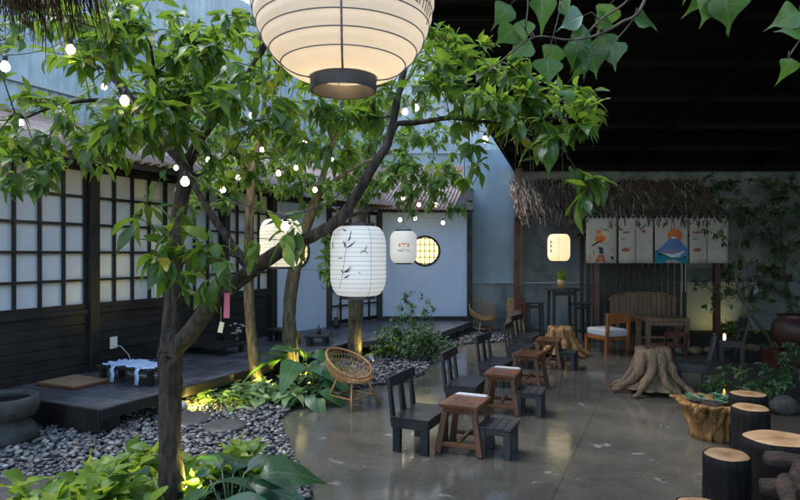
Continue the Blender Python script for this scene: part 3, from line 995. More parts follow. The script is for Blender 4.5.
# lettering
cu = bpy.data.curves.new('letters', 'FONT'); cu.body = 'Family'; cu.size = .054; cu.resolution_u = 3
to = bpy.data.objects.new('letters', cu); COL.objects.link(to)
dg = bpy.context.evaluated_depsgraph_get(); dg.update()
tm = bpy.data.meshes.new_from_object(to.evaluated_get(dg))
wid = max(v.co.x for v in tm.vertices)
camang = math.atan2(-c.y, -c.x)
tz = -.1
for v in tm.vertices:
    z_ = tz + v.co.y + (wid - v.co.x) * .16
    a = camang + R(74) + (v.co.x - wid) / .2235
    v.co = wrap(pf, a, z_, .0012)
bpy.data.objects.remove(to)
tm.materials.append(M['ink'])
lo = bpy.data.objects.new('lettering', tm); COL.objects.link(lo); lo.parent = L1

# bamboo lantern
c = P(358.3, 261, 3.62)
L2, pf = make_lantern('bamboo_lantern', c, .167, .415, .098, 16, M['lan_bamboo'], M['rib_pale'], 'tall white lantern painted with grey bamboo leaves, hanging from the big bent branch', flat=.42, p=2.1, collar=.022, cord=.02, ribr=.0011, scallop=.002, seam=[R(-60), R(120)])
ca = math.atan2(-c.y, -c.x)
m = MB()
lf = lambda pts, w: stroke(m, pf, pts, [0.001] + [w * k for k in (.7, 1, .8, .45)] + [.001], ca)
def line(x0, z0, x1, z1, bend=.0, n=6):
    return [(x0 + (x1 - x0) * t + bend * math.sin(math.pi * t) * (z1 - z0), z0 + (z1 - z0) * t - bend * math.sin(math.pi * t) * (x1 - x0)) for t in [i / (n - 1) for i in range(n)]]
def bl(px0, py0, px1, py1, w=.008, b=.1):      # leaf from lantern pixels of the photograph's painting
    f_ = lambda px, py: ((px - 358.3) / F * 3.5, (261 - py) / F * 3.6)
    (x0, z0), (x1, z1) = f_(px0, py0), f_(px1, py1)
    # compensate for curvature of the drum
    x0 = math.asin(max(-.98, min(.98, x0 / .167))) * .167; x1 = math.asin(max(-.98, min(.98, x1 / .167))) * .167
    lf(line(x0, z0, x1, z1, b), w)
for a_ in [(345.5, 248, 343, 241, .011), (346, 248, 356, 240.5, .009), (348, 242, 350.5, 235, .01), (350, 236, 351, 231, .006), (343.5, 273, 341, 269, .009), (343, 272, 351.5, 265, .009), (345, 272, 352, 267, .007), (344, 277, 350, 273.5, .01), (343.5, 258, 338, 259, .006), (333, 249, 332, 241, .009), (343, 229, 347, 232, .009), (362, 250.5, 366, 251, .006), (364, 251, 366.5, 245, .006), (365, 251, 368, 253.5, .005), (363, 251, 360, 254, .005), (359.5, 271, 360, 273, .006), (333, 236, 334, 231, .006)]:
    bl(*a_)
def st(pts, w=.0025):
    q = [(math.asin((px - 358.3) / F * 3.5 / .167) * .167, (261 - py) / F * 3.6) for px, py in pts]
    stroke(m, pf, q, [w] * len(q), ca)
st([(346, 240), (346.5, 248), (344.5, 262), (343, 272), (341, 283), (339.5, 287)])
st([(333, 240), (333, 250)], .002)
m.build('bamboo_painting', M['ink'], L2)

# lantern on the left behind the branch
c = P(281, 243, 5.0)
L3, pf = make_lantern('mural_lantern', c, .173, .39, .1, 15, M['lan_warm'], M['rib_pale'], 'cream lantern partly hidden behind the bent branch in front of the left tea house window', flat=.4, p=2.1, collar=.022, cord=1.3, ribr=.0011, scallop=.002, seam=[R(-95)])
ca = math.atan2(-c.y, -c.x)
m = MB(); stroke(m, pf, [(.1, .03), (.11, -.02), (.115, -.06)], [.012, .022, .01], ca); stroke(m, pf, [(.135, .05), (.14, -.05)], [.01, .012], ca)
m.build('orange_mark', mat_flat('orange_red_print', (.7, .18, .05)), L3)
# small lantern near the round window
c = P(403.5, 247, 7.8)
L4, pf = make_lantern('small_white_lantern', c, .175, .41, .1, 14, M['lan_bamboo'], M['rib_pale'], 'small white lantern with an orange mark overlapping the right round window', flat=.4, p=2.1, collar=.022, cord=.75, ribr=.0012, scallop=.002)
ca = math.atan2(-c.y, -c.x)
m = MB()
stroke(m, pf, [(-.05, .045), (-.05, .0)], [.018, .022], ca); stroke(m, pf, [(.06, .045), (.06, .0)], [.02, .018], ca)
stroke(m, pf, [(-.055, .01), (.065, .01)], [.02, .02], ca); stroke(m, pf, [(-.03, .05), (.0, .03), (.04, .05)], [.012, .02, .012], ca)
m.build('orange_mark', mat_flat('orange_print', (.85, .3, .04)), L4)
m = MB(); stroke(m, pf, [(-.08, -.045), (-.03, -.052), (.05, -.042), (.1, -.06)], [.006, .01, .007, .003], ca); stroke(m, pf, [(-.03, -.03), (.03, -.032)], [.006, .006], ca)
m.build('ink_strokes', M['ink'], L4)
# glowing lantern by the kiosk
c = P(558.8, 247.5, 10.4)
L5, pf = make_lantern('glowing_lantern', c, .19, .46, .11, 14, M['lan_glow'], M['rib_pale'], 'yellow glowing lantern above the tall dark table under the thatched kiosk', flat=.45, p=2.2, collar=.02, cord=1.0, ribr=.0015, scallop=.002, seam=[R(-105)])
ca = math.atan2(-c.y, -c.x)
m = MB()
for zz in (.09, .02, -.06):
    stroke(m, pf, [(-.155, zz + .03), (-.13, zz), (-.15, zz - .025)], [.012, .03, .012], ca)
m.build('ink_strokes', M['ink'], L5)

# ------------------------------------------------------------------ trees
class Skel:
    def __init__(s):
        s.p = []; s.par = []; s.r = []; s.fix = []

    def limb(s, pts, rads, start=None, sub=4):
        """hand placed limb: Catmull-Rom through pts; returns indices"""
        pts = [Vector(p) for p in pts]; out = []
        prev = start if start is not None else -1
        n = len(pts)
        for i in range(n - 1):
            p0 = pts[max(0, i - 1)]; p1 = pts[i]; p2 = pts[i + 1]; p3 = pts[min(n - 1, i + 2)]
            for j in range(sub):
                t = j / sub
                q = .5 * ((2 * p1) + (p2 - p0) * t + (2 * p0 - 5 * p1 + 4 * p2 - p3) * t * t + (3 * p1 - p0 - 3 * p2 + p3) * t ** 3)
                r = rads[i] + (rads[i + 1] - rads[i]) * t
                if i == 0 and j == 0 and start is not None: continue
                s.p.append(q); s.par.append(prev); s.r.append(r); s.fix.append(True)
                prev = len(s.p) - 1; out.append(prev)
        s.p.append(pts[-1]); s.par.append(prev); s.r.append(rads[-1]); s.fix.append(True); out.append(len(s.p) - 1)
        return out

    def grow(s, targets, step=.16, minfix=0, wob=.03, avoid_trunk=True):
        tips = []
        fixn = len(s.p)
        P_ = [tuple(p) for p in s.p]
        order = []
        arr = np.array(P_)
        for t in targets:
            d = np.min(np.linalg.norm(arr[minfix:] - np.array(t), axis=1)); order.append((d, t))
        order.sort(key=lambda q: q[0])
        for _, t in order:
            arr = np.array(P_)
            d = np.linalg.norm(arr[minfix:] - np.array(t), axis=1)
            i = int(np.argmin(d)) + minfix
            a = Vector(P_[i]); t = Vector(t)
            L = (t - a).length
            n = max(1, int(L / step)); prev = i
            sag = Vector((random.uniform(-.08, .08), random.uniform(-.08, .08), random.uniform(.0, .15))) * L
            for k in range(1, n + 1):
                f_ = k / n
                q = a.lerp(t, f_) + sag * math.sin(math.pi * f_) + Vector((random.gauss(0, wob), random.gauss(0, wob), random.gauss(0, wob))) * (0 if k == n else 1)
                s.p.append(q); P_.append(tuple(q)); s.par.append(prev); s.r.append(.0); s.fix.append(False)
                prev = len(s.p) - 1
            tips.append(prev)
        return tips

    def finish(s, tip=.0022, ex=2.3, cap=.03):
        n = len(s.p); kids = [[] for _ in range(n)]
        for i, q in enumerate(s.par):
            if q >= 0: kids[q].append(i)
        acc = [0.0] * n
        for i in range(n - 1, -1, -1):
            if not s.fix[i]:
                v = max(acc[i], tip ** ex)
                s.r[i] = min(cap, v ** (1 / ex))
                acc[i] = v
            if s.par[i] >= 0 and not s.fix[i]: acc[s.par[i]] += acc[i]
        s.kids = kids

    def mesh(s, m, lump=.1):
        n = len(s.p); used = set()
        roots = [i for i in range(n) if s.par[i] < 0]
        stack = [(r, None) for r in roots]
        sd = 0
        while stack:
            i, pr = stack.pop()
            pts = []; rad = []
            if pr is not None: pts.append(s.p[pr]); rad.append(min(s.r[pr], s.r[i] * 1.25))
            cur = i
            while True:
                pts.append(s.p[cur]); rad.append(s.r[cur])
                ks = s.kids[cur]
                if not ks: break
                ks = sorted(ks, key=lambda k: (-s.r[k]))
                for k in ks[1:]: stack.append((k, cur))
                cur = ks[0]
            if len(pts) < 2: continue
            sd += 1
            mr = max(rad)
            m.tube(pts, rad, 14 if mr > .04 else (7 if mr > .012 else 4), lump=lump if mr > .02 else 0, seed=sd)


def blob(px, py, D, sx, sy, sD, n, rnd=random):
    out = []; n = max(3, round(n * .6))
    while len(out) < n:
        a, b, c_ = rnd.uniform(-1, 1), rnd.uniform(-1, 1), rnd.uniform(-1, 1)
        if a * a + b * b + c_ * c_ > 1: continue
        out.append(P(px + a * sx, py + b * sy, D + c_ * sD))
    return out


def whorl(lv, p, axis, n, size, spread=(.5, 1.2), droop=.35, pet=.15):
    axis = Vector(axis).normalized()
    e1 = axis.orthogonal().normalized(); e2 = axis.cross(e1)
    a0 = random.random() * 6.28
    for k in range(n):
        a = a0 + k * 2.4
        th = random.uniform(*spread)
        d = axis * math.cos(th) + (e1 * math.cos(a) + e2 * math.sin(a)) * math.sin(th)
        d.z -= droop * random.uniform(.5, 1.5)
        d.normalize()
        sz = size * random.uniform(.45, 1.3)
        q = Vector(p) - axis * (random.random() * size * .5) + d * (sz * pet)
        lv.put(q, d, sz)


def leafy(sk, tips, lv, n, size, along=3, droop=.35):
    for t in tips:
        p = sk.p[t]; q = sk.par[t]
        ax = (p - sk.p[q]) if q >= 0 else Vector((0, 0, 1))
        if ax.length < 1e-5: ax = Vector((0, 0, 1))
        whorl(lv, p, ax + Vector((0, 0, .02)), random.randint(max(2, n - 3), n + 2), size, droop=droop)
        # leaves along the twig below the tip
        k = 0; cur = t
        while k < along and sk.par[cur] >= 0 and not sk.fix[sk.par[cur]]:
            a = sk.p[cur]; b = sk.p[sk.par[cur]]; axx = (a - b)
            for _ in range(2):
                f_ = random.random(); q = a.lerp(b, f_)
                d = Vector((random.gauss(0, 1), random.gauss(0, 1), random.gauss(-.1, .5)))
                d.normalize()
                lv.put(q + d * size * .12, d, size * random.uniform(.6, 1.1))
            cur = sk.par[cur]; k += 1


T_OV = templates(OVATE, 8, droop=(.0, .8), fold=(.05, .5)) + templates(BROAD, 2, droop=(.2, .9), fold=(.05, .5)); T_BR = templates(BROAD, 5); T_LA = templates(LANCE, 5)
T_HE = templates(HEART, 5, droop=(.05, .5), fold=(.02, .22)); T_PA = templates(PADDLE, 6, droop=(.3, .9), fold=(.1, .35))

# --- the front tree
ft = empty('courtyard_tree', (0, 0, 0), 0, 'dark forked broadleaf tree in the front planting with a long limb bending right', 'tree')
sk = Skel()
D0 = 3.7
tr_ = sk.limb([P(173, 540, D0), P(172, 500, D0), P(170, 455, D0), P(171, 410, D0), P(170, 375, D0), P(170, 352, D0)], [.098, .08, .068, .064, .066, .07])
lft = sk.limb([P(170, 352, D0), P(172, 315, 3.72), P(174, 270, 3.75), P(178, 225, 3.8), P(183, 190, 3.85), P(187, 165, 3.9)], [.06, .05, .048, .046, .044, .04], start=tr_[-1])
rgt = sk.limb([P(170, 356, D0), P(190, 332, 3.66), P(212, 304, 3.6), P(238, 281, 3.55), P(262, 263, 3.5), P(290, 246, 3.48), P(320, 232, 3.48), P(342, 217, 3.5), P(358, 192, 3.5), P(374, 165, 3.5), P(388, 142, 3.55), P(396, 105, 3.6), P(408, 55, 3.7), P(425, 5, 3.8), P(440, -50, 3.9)], [.06, .053, .05, .047, .043, .037, .033, .031, .029, .027, .025, .021, .018, .014, .01], start=tr_[-1])
b1 = sk.limb([P(187, 165, 3.9), P(165, 140, 4.0), P(138, 108, 4.1), P(110, 70, 4.2), P(85, 25, 4.3), P(60, -30, 4.4)], [.042, .036, .032, .026, .02, .014], start=lft[-1])
b2 = sk.limb([P(187, 165, 3.9), P(205, 130, 3.9), P(235, 95, 3.85), P(262, 50, 3.8), P(280, 0, 3.8), P(295, -50, 3.8)], [.04, .034, .028, .022, .017, .012], start=lft[-1])
b3 = sk.limb([P(250, 271, 3.52), P(232, 245, 3.6), P(212, 215, 3.7), P(195, 188, 3.8), P(180, 150, 3.9), P(160, 100, 3.7), P(150, 40, 3.5)], [.03, .026, .022, .019, .016, .012, .008], start=rgt[17])
b4 = sk.limb([P(392, 124, 3.57), P(420, 122, 3.6), P(450, 118, 3.6), P(490, 122, 3.6), P(530, 118, 3.6), P(565, 118, 3.6)], [.018, .016, .014, .012, .009, .006], start=rgt[40])
b5 = sk.limb([P(340, 219, 3.5), P(356, 214, 3.62), P(374, 210, 3.8)], [.02, .012, .006], start=rgt[26])
b6 = sk.limb([P(138, 108, 4.1), P(100, 100, 4.0), P(60, 105, 3.9), P(25, 118, 3.8)], [.018, .014, .01, .007], start=b1[8])
tg = []
tg += blob(60, 30, 3.7, 100, 44, 1.0, 66) + blob(150, 35, 3.5, 90, 48, .9, 80) + blob(235, 50, 3.6, 60, 60, .9, 62)
tg += blob(70, 130, 3.9, 95, 44, .6, 66) + blob(15, 160, 3.6, 40, 32, .5, 22) + blob(140, 120, 3.6, 60, 45, .7, 34)
tg += blob(190, 90, 3.5, 60, 40, .7, 40) + blob(290, 110, 3.9, 50, 45, .6, 34)
tg += blob(205, 225, 3.35, 32, 38, .18, 5) + blob(225, 150, 3.8, 60, 35, .7, 20)
tg += blob(330, 120, 4.0, 60, 50, .8, 44) + blob(410, 80, 3.8, 60, 50, .7, 44)
tg += blob(478, 85, 3.7, 55, 50, .5, 76) + blob(545, 108, 3.6, 62, 32, .4, 48) + blob(455, 160, 3.7, 38, 28, .4, 9) + blob(585, 120, 3.6, 22, 20, .3, 6)
tg += blob(350, 30, 4.2, 120, 60, .8, 50) + blob(440, 40, 3.8, 30, 30, .4, 8)
tips = sk.grow(tg, step=.13, minfix=len(tr_) + 10)
# single drooping sprays seen against the screens
spr = [P(186, 205, 3.3), P(172, 232, 3.25), P(163, 262, 3.2), P(200, 250, 3.2), P(222, 262, 3.15), P(206, 285, 3.12), P(182, 270, 3.2), P(168, 245, 3.35), P(155, 250, 3.2), P(135, 215, 3.3), P(150, 200, 3.4), P(250, 238, 3.3), P(284, 240, 3.3), P(292, 220, 3.4), P(595, 175, 3.3), P(583, 198, 3.3), P(578, 172, 3.35), P(545, 140, 3.4)]
tips2 = sk.grow(spr, step=.1, minfix=len(tr_) + 10, wob=.015)
sk.finish()
m = MB(); sk.mesh(m, .16); m.build('trunk', M['bark'], ft, smooth=True)
lv = Leaves(T_OV); leafy(sk, tips, lv, 8, .108, along=4)
leafy(sk, tips2, lv, 8, .15, along=1, droop=.8)
lv.build('crown', M['leaf_main'], ft)
print('front tree leaves', lv.count())


def tree2(name, label, base, limbs, tgs, mat_b, mat_l, size, nleaf, temps, step=.2, minfix=8, tip=.002):
    root = empty(name, (0, 0, 0), 0, label, 'tree')
    sk = Skel(); first = None
    for pts, rads in limbs:
        idx = sk.limb(pts, rads, start=None if first is None else first)
        if first is None: first = idx[-1]
    tips = sk.grow(tgs, step=step, minfix=minfix)
    sk.finish(tip=tip)
    m = MB(); sk.mesh(m); m.build('trunk', mat_b, root, smooth=True)
    lv = Leaves(temps); leafy(sk, tips, lv, nleaf, size, along=3)
    lv.build('crown', mat_l, root)
    print(name, lv.count())
    return root


tree2('slim_tree', 'slim pale trunked tree lit yellow at its foot beside the variegated plants', None,
      [([P(261, 395, 6.9), P(256, 370, 6.9), P(251, 330, 6.9), P(249, 280, 6.9), P(249, 225, 6.9), P(252, 170, 6.9)], [.1, .07, .06, .056, .052, .045]),
       ([P(252, 170, 6.9), P(262, 120, 6.8), P(270, 60, 6.7)], [.036, .028, .014]),
       ([P(252, 170, 6.9), P(225, 135, 6.9), P(190, 100, 6.8)], [.032, .022, .012])],
      blob(235, 160, 7.4, 80, 48, .8, 110) + blob(200, 192, 7.0, 60, 24, .5, 22) + blob(290, 160, 7.3, 50, 40, .6, 70) + blob(230, 90, 7.2, 80, 55, .8, 80) + blob(120, 110, 7.0, 60, 50, .6, 50),
      M['bark_pale'], M['leaf_light'], .11, 11, T_OV)
tree2('leaning_tree', 'mossy leaning tree left of the bamboo lantern, in front of the white panel', None,
      [([P(291, 384, 7.5), P(290, 350, 7.5), P(289, 320, 7.5), P(293, 280, 7.5), P(302, 238, 7.5), P(318, 195, 7.5)], [.13, .098, .082, .078, .07, .055]),
       ([P(318, 195, 7.5), P(330, 150, 7.5), P(345, 90, 7.4)], [.045, .035, .02]),
       ([P(318, 195, 7.5), P(350, 170, 7.5), P(395, 150, 7.5)], [.036, .026, .014])],
      blob(330, 175, 8.0, 60, 48, .8, 100) + blob(395, 160, 7.9, 60, 44, .7, 96) + blob(425, 188, 8.0, 42, 26, .5, 40) + blob(330, 245, 7.6, 14, 40, .3, 12) + blob(360, 90, 8.0, 90, 55, .8, 70) + blob(462, 206, 7.9, 22, 8, .3, 7),
      M['bark_pale'], M['leaf_light'], .12, 11, T_OV)
tree2('far_tree', 'stout brown trunk on the deck edge directly behind the bamboo lantern', None,
      [([P(355, 362, 9.0), P(355, 330, 9.0), P(356, 300, 9.0), P(357, 250, 9.0), P(362, 200, 9.2), P(372, 150, 9.4)], [.11, .1, .115, .115, .1, .075]),
       ([P(372, 150, 9.4), P(395, 100, 9.5), P(420, 60, 9.5)], [.06, .04, .02])],
      blob(400, 120, 9.5, 70, 50, .8, 40) + blob(440, 150, 9.6, 30, 30, .5, 14),
      M['bark_pale'], M['leaf_light'], .13, 10, T_OV)
# far greenery beyond the roofs is part of the neighbour's tree
tree2('neighbour_tree', 'leafy tree rising beyond the tea house roof', None,
      [([Vector((-2.4, 14.3, 0)), Vector((-2.3, 14.2, 2)), Vector((-2.1, 14.1, 3.8))], [.16, .13, .1]),
       ([Vector((-2.1, 14.1, 3.8)), Vector((-1.0, 14.0, 4.6))], [.07, .03])],
      blob(330, 110, 13.9, 90, 45, .5, 46),
      M['bark'], M['leaf_light'], .17, 9, T_OV, step=.35)

# --- heart-leaved vine at the upper right
def vine(name, label, stems, leaves_, size_mul=1.0, mat=None):
    root = empty(name, (0, 0, 0), 0, label, 'plant')
    m = MB()
    for pts, r0, r1 in stems:
        sk = Skel(); sk.limb(pts, [r0 + (r1 - r0) * i / (len(pts) - 1) for i in range(len(pts))], sub=5); sk.kids = [[i + 1] if i + 1 < len(sk.p) else [] for i in range(len(sk.p))]
        sk.mesh(m)
    lv = Leaves(T_HE)
    for (px, py, D, size, dx, dy, dd, sx) in leaves_:
        size *= .98
        tip = Vector((dx, dd, dy)).normalized()
        p = P(px, py, D)
        up = Vector((sx, -1.0, .35))
        lv.put(p, tip, size, up, 1.1)
        # petiole to the nearest stem point
        best = min((Vector(q) for pts, _, _ in stems for q in pts), key=lambda q: (q - p).length)
        m.tube([best, best.lerp(p, .5) + Vector((0, 0, .02)), p], [.0022, .0018, .0015], 5)
    m.build('stem', mat or M['bark_pale'], root, smooth=True)
    lv.build('foliage', M['leaf_heart'], root)


DV = 2.0
vst = [([P(660, -40, DV), P(640, 10, DV), P(622, 22, DV), P(600, 34, DV), P(570, 40, DV), P(535, 37, DV), P(505, 58, DV), P(478, 80, DV)], .006, .002),
       ([P(640, -30, DV), P(628, 0, DV), P(600, 20, DV), P(585, 36, DV)], .005, .002),
       ([P(640, 10, DV), P(625, 30, DV), P(612, 44, DV)], .003, .002),
       ([P(520, -40, DV), P(528, 0, DV), P(526, 30, DV), P(535, 37, DV)], .003, .002),
       ([P(560, 10, DV), P(552, 40, DV), P(546, 60, DV)], .002, .0015),
       ([P(600, 30, DV), P(594, 50, DV)], .002, .0015)]
vlv = [(523, 20, 2.0, .085, .1, -1, 0, .1), (515, 27, 2.0, .095, -.75, -.8, .2, .9), (540, -4, 2.0, .13, .25, -1, 0, .2), (546, 58, 2.0, .115, .05, -1, -.4, .1), (530, 40, 2.02, .1, -.8, -.7, .2, .1),
       (556, 45, 2.04, .1, -.4, -1, .1, .2), (583, 16, 2.0, .1, -1, -.2, .3, .1), (595, 20, 2.02, .09, .8, -.1, .1, .2), (634, 18, 2.0, .11, 1, -.15, 0, .2), (590, 33, 2.02, .1, -.9, -.4, 0, .6),
       (578, 44, 1.98, .1, -.15, -1, .2, .3), (590, 48, 2.0, .11, .35, -1, .1, -.3), (602, 34, 2.02, .1, .3, -1, .1, -.5), (580, 50, 1.96, .1, .4, -1, -.2, .5), (612, 42, 2.0, .1, .1, -1, 0, -.6), (560, 2, 2.05, .1, .6, -.6, .2, .2), (610, 4, 2.05, .11, -.3, -1, .1, .2), (510, 5, 2.05, .1, -.6, -.7, 0, .2), (584, 58, 2.0, .085, -.3, -1, -.1, .8)]
vine('heart_leaf_vine', 'vine with heart shaped leaves trailing from the top in front of the black roof', vst, vlv)
vst = [([P(725, -60, 1.8), P(722, -20, 1.8), P(720, -4, 1.8)], .005, .003)]
vlv = [(716, -12, 1.8, .13, -.35, -1, 0, .3), (724, -8, 1.78, .13, .3, -1, 0, -.3), (708, -15, 1.82, .11, -.5, -1, .1, .5), (730, -14, 1.84, .14, .15, -1, .1, -.2), (690, -18, 1.84, .07, -.2, -1, .1, .2)]
vine('hanging_vine_tip', 'cluster of pointed leaves hanging from the top edge left of the corner vine', vst, vlv)
vst = [([P(860, -20, 1.8), P(815, 20, 1.8), P(800, 40, 1.8), P(788, 58, 1.8)], .004, .002), ([P(840, 10, 1.8), P(800, 12, 1.8)], .003, .002)]
vlv = [(800, 12, 1.8, .1, -1, -.35, .1, .2), (805, 30, 1.8, .085, -1, .1, .1, .2), (790, 58, 1.8, .085, -.2, -1, .1, .2), (805, 0, 1.8, .08, -.3, .7, .1, .2)]
vine('corner_vine', 'sparse pointed leaves reaching in at the top right corner', vst, vlv)

# aerial rootlets hanging from the canopy over the kiosk
for (px, y0, y1, dx) in [(518, 120, 185, -4), (527, 110, 195, 5), (533, 100, 205, 0), (560, 120, 160, 8), (520, 130, 178, 2), (563, 130, 195, -1)]:
    pts = [P(px + dx * t + random.uniform(-.6, .6), y0 + (y1 - y0) * t, 3.6) for t in np.linspace(0, 1, 8)]
    MB().tube(pts, .0022, 4).build('aerial_root', M['bark_pale'], ft)

# ------------------------------------------------------------------ thatched eave over the camera, top left
th = empty('thatched_eave', (0, 0, 0), 0, 'dark straw thatch eave hanging in at the top left corner', 'roof')
m = MB(); m.add([(-3.6, 1.72, 2.33), (-.86, 1.5, 2.29), (-.86, -1.6, 3.4), (-3.6, -1.6, 3.4), (-3.6, 1.72, 2.39), (-.86, 1.5, 2.35), (-.86, -1.6, 3.46), (-3.6, -1.6, 3.46)],
                [(0, 3, 2, 1), (4, 5, 6, 7), (0, 1, 5, 4), (1, 2, 6, 5), (2, 3, 7, 6), (3, 0, 4, 7)])
m.build('roof_deck', M['thatch'], th)
m = MB()
for i in range(6000):
    t = random.random(); x = -3.6 + 2.84 * t; y = 1.72 - .22 * t + random.uniform(-.25, .06)
    z0 = 2.335 + (1.6 - y) * .1 + random.uniform(-.02, .05); L = random.uniform(.07, .21) * (.7 + .5 * math.sin(x * 9) ** 2)
    dx = random.gauss(0, .025); dy = random.gauss(.03, .03)
    m.tube([(x, y, z0), (x + dx * .4, y + dy * .5, z0 - L * .6), (x + dx, y + dy, z0 - L)], [.0022, .0018, .0006], 3, cap=False)
m.build('straw_fringe', M['thatch'], th)

# ------------------------------------------------------------------ string lights
def string(label, pts, rb, mat, power=0.0):
    root = empty('string_light', (0, 0, 0), 0, label, 'string light', 'strings of small round bulbs in the trees')
    pts = [Vector(p) for p in pts]
    cab = []
    hang = rb * 2.6
    for a, b in zip(pts, pts[1:]):
        for t in np.linspace(0, 1, 9)[:-1]:
            q = a.lerp(b, t); q.z += hang - math.sin(math.pi * t) * (b - a).length * .07
            cab.append(q)
    e = pts[-1].copy(); e.z += hang; cab.append(e)
    MB().tube(cab, .003, 5).build('cable', M['metal_dark'], root)
    for p in pts[1:-1]:
        if power: lamp('POINT', 'bulb_light', p - Vector((0, 0, rb * 1.7)), power, (1, .74, .34), .008)
        prof = [(.001, -rb), (rb * .5, -rb * .87), (rb * .87, -rb * .5), (rb, 0), (rb * .87, rb * .5), (rb * .55, rb * .95), (rb * .42, rb * 1.3)]
        MB().lathe(prof, 16, p).build('bulb', mat, root, smooth=True)
        MB().lathe([(rb * .45, rb * 1.2), (rb * .5, rb * 1.25), (rb * .5, rb * 2.3), (rb * .2, rb * 2.7), (.001, rb * 2.7)], 12, p).build('socket', M['metal_dark'], root, smooth=True)


string('string of bulbs closest to the camera at the upper left under the thatch', [P(-90, 30, 2.8), P(5, 67, 2.9), P(70.5, 50, 3.1), P(124.5, 101, 3.0), P(185, 182, 3.1), P(285, 227, 3.2), P(345, 200, 3.45)], .022, M['bulb'], .12)
string('string of bulbs running level through the middle of the leaves on the left', [P(-60, 110, 4.4), P(20.5, 123, 4.2), P(104, 87, 4.8), P(223, 190, 5.0), P(278.5, 173.5, 5.2), P(315, 190, 5.6), P(350, 150, 6)], .022, M['bulb'], .3)
string('string of bulbs below the big lantern among the high leaves', [P(190, 60, 4.6), P(231, 117, 4.5), P(252, 115, 4.5), P(305, 140, 4.6), P(405, 112, 4.5), P(416, 108, 4.5), P(485, 140, 4.4), P(550, 100, 4.4)], .022, M['bulb'], .4)
string('string of small bulbs along the eave of the tea house', [P(355, 170, 10.6), P(390.5, 185.5, 10.8), P(403, 198, 10.9), P(419, 205, 11), P(436, 205, 11.2), P(468, 190, 11.4)], .034, M['bulb_far'])
string('string of small bulbs just above the right round window', [P(372, 205, 11.2), P(400, 220, 11.3), P(415, 218.5, 11.4), P(443, 223, 11.4), P(480, 212, 11.6)], .034, M['bulb_far'])

string('string of tiny bulbs deep in the pale leaves over the slim tree', [P(150, 150, 6.4), P(176, 168, 6.4), P(208, 160, 6.5), P(238, 178, 6.5), P(262, 150, 6.6), P(296, 168, 6.7), P(333, 160, 6.8), P(368, 178, 7.0), P(392, 150, 7.2)], .024, M['bulb_far'], .8)

# wind chime
wc = empty('wind_chime', P(229.5, 266, 3.5), 0, 'glass wind chime with a long pink paper strip hanging from the bent branch', 'wind chime')
MB().lathe([(.018, -.025), (.028, -.01), (.03, .008), (.022, .024), (.001, .03)], 20).build('glass_bell', M['glass_chime'], wc, smooth=True)
MB().tube([(0, 0, .16), (0, 0, -.3)], .001, 4).build('cord', M['rope'], wc)
a_, b_ = (293 - 266) / F * 3.5, (318 - 266) / F * 3.5
MB().box((-.016, 0, -(a_ + b_) / 2), (.032, .0015, b_ - a_), Matrix.Rotation(R(2), 3, 'Y')).build('paper_strip', M['pink'], wc)
wc2 = empty('hanging_tag', P(221, 318, 4.5), 0, 'small white paper tag hanging beside the pink strip', 'tag')
MB().tube([(0, 0, .5), (0, 0, -.03)], .001, 4).build('cord', M['rope'], wc2)
MB().box((0, 0, -.07), (.035, .002, .08), Matrix.Rotation(R(12), 3, 'Y')).build('paper_tag', M['paper_white'], wc2)

# ------------------------------------------------------------------ seating rows
uR = Vector((.407, .914, 0)); RZ = math.atan2(-.407, .914)


def make_chair():
    root = empty('low_chair', (0, 0, 0), RZ, '', 'chair', 'low black chairs in the left row')
    w_, d_, h = .53, .31, .285
    # local x forward (away from back), y along the row
    m = MB()
    for i in range(2):
        m.box((0, (i - .5) * w_ / 2, h - .012), (d_ + .025, w_ / 2 - .005, .024))
    m.build('seat', M['ebony'], root, bevel=.003)
    m = MB()
    for sy in (-1, 1): m.box((0, sy * (w_ / 2 - .014), h - .056), (d_ + .01, .026, .062))
    for sx in (-1, 1): m.box((sx * (d_ / 2 - .008), 0, h - .056), (.024, w_ - .056, .062))
    m.build('apron', M['ebony'], root, bevel=.003)
    for sx in (-1, 1):
        for sy in (-1, 1):
            MB().box((sx * .12, sy * .225, (h - .085) / 2), (.062, .056, h - .085)).build('leg', M['ebony'], root, bevel=.004)
    bk = Vector((-.055, 0, .24))
    for yy, w0 in ((-.215, .062), (0, .085), (.215, .062)):
        a = Vector((-.158, yy, h - .07)); b = a + Vector((-.035, 0, .32))
        m = MB(); m.beam(a, b, w0, .026, (1, 0, 0), .82)
        m.build('back_slat', M['ebony'], root, bevel=.003)
    m = MB(); m.beam((-.185, -.27, h + .272), (-.185, .27, h + .272), .032, .085, (-.18, 0, 1)); m.build('top_rail', M['ebony'], root, bevel=.005)
    return root


def make_table():
    root = empty('low_table', (0, 0, 0), RZ, '', 'table', 'low brown tables between the chairs')
    m = MB(); h = .40
    for i in range(3): m.box((0, -.205 + (i + .5) * .41 / 3, h - .014), (.325, .41 / 3 - .002, .028))
    m.build('table_top', M['brown'], root, bevel=.004)
    m = MB()
    for sy in (-1, 1): m.box((0, sy * .165, h - .05), (.25, .022, .045))
    for sx in (-1, 1): m.box((sx * .125, 0, h - .05), (.022, .308, .045))
    m.build('apron', M['brown'], root, bevel=.003)
    for sx in (-1, 1):
        for sy in (-1, 1):
            m = MB(); m.beam((sx * .175, sy * .185, 0.001), (sx * .118, sy * .15, h - .03), .05, .044, (0, 1, 0), .85)
            m.build('leg', M['brown_z'], root, bevel=.004)
    for sy in (-1, 1): MB().beam((-.16, sy * .178, .075), (.16, sy * .178, .075), .024, .032).build('stretcher', M['brown'], root, bevel=.003)
    MB().beam((0, -.17, .105), (0, .17, .105), .03, .024).build('stretcher', M['brown'], root, bevel=.003)
    return root


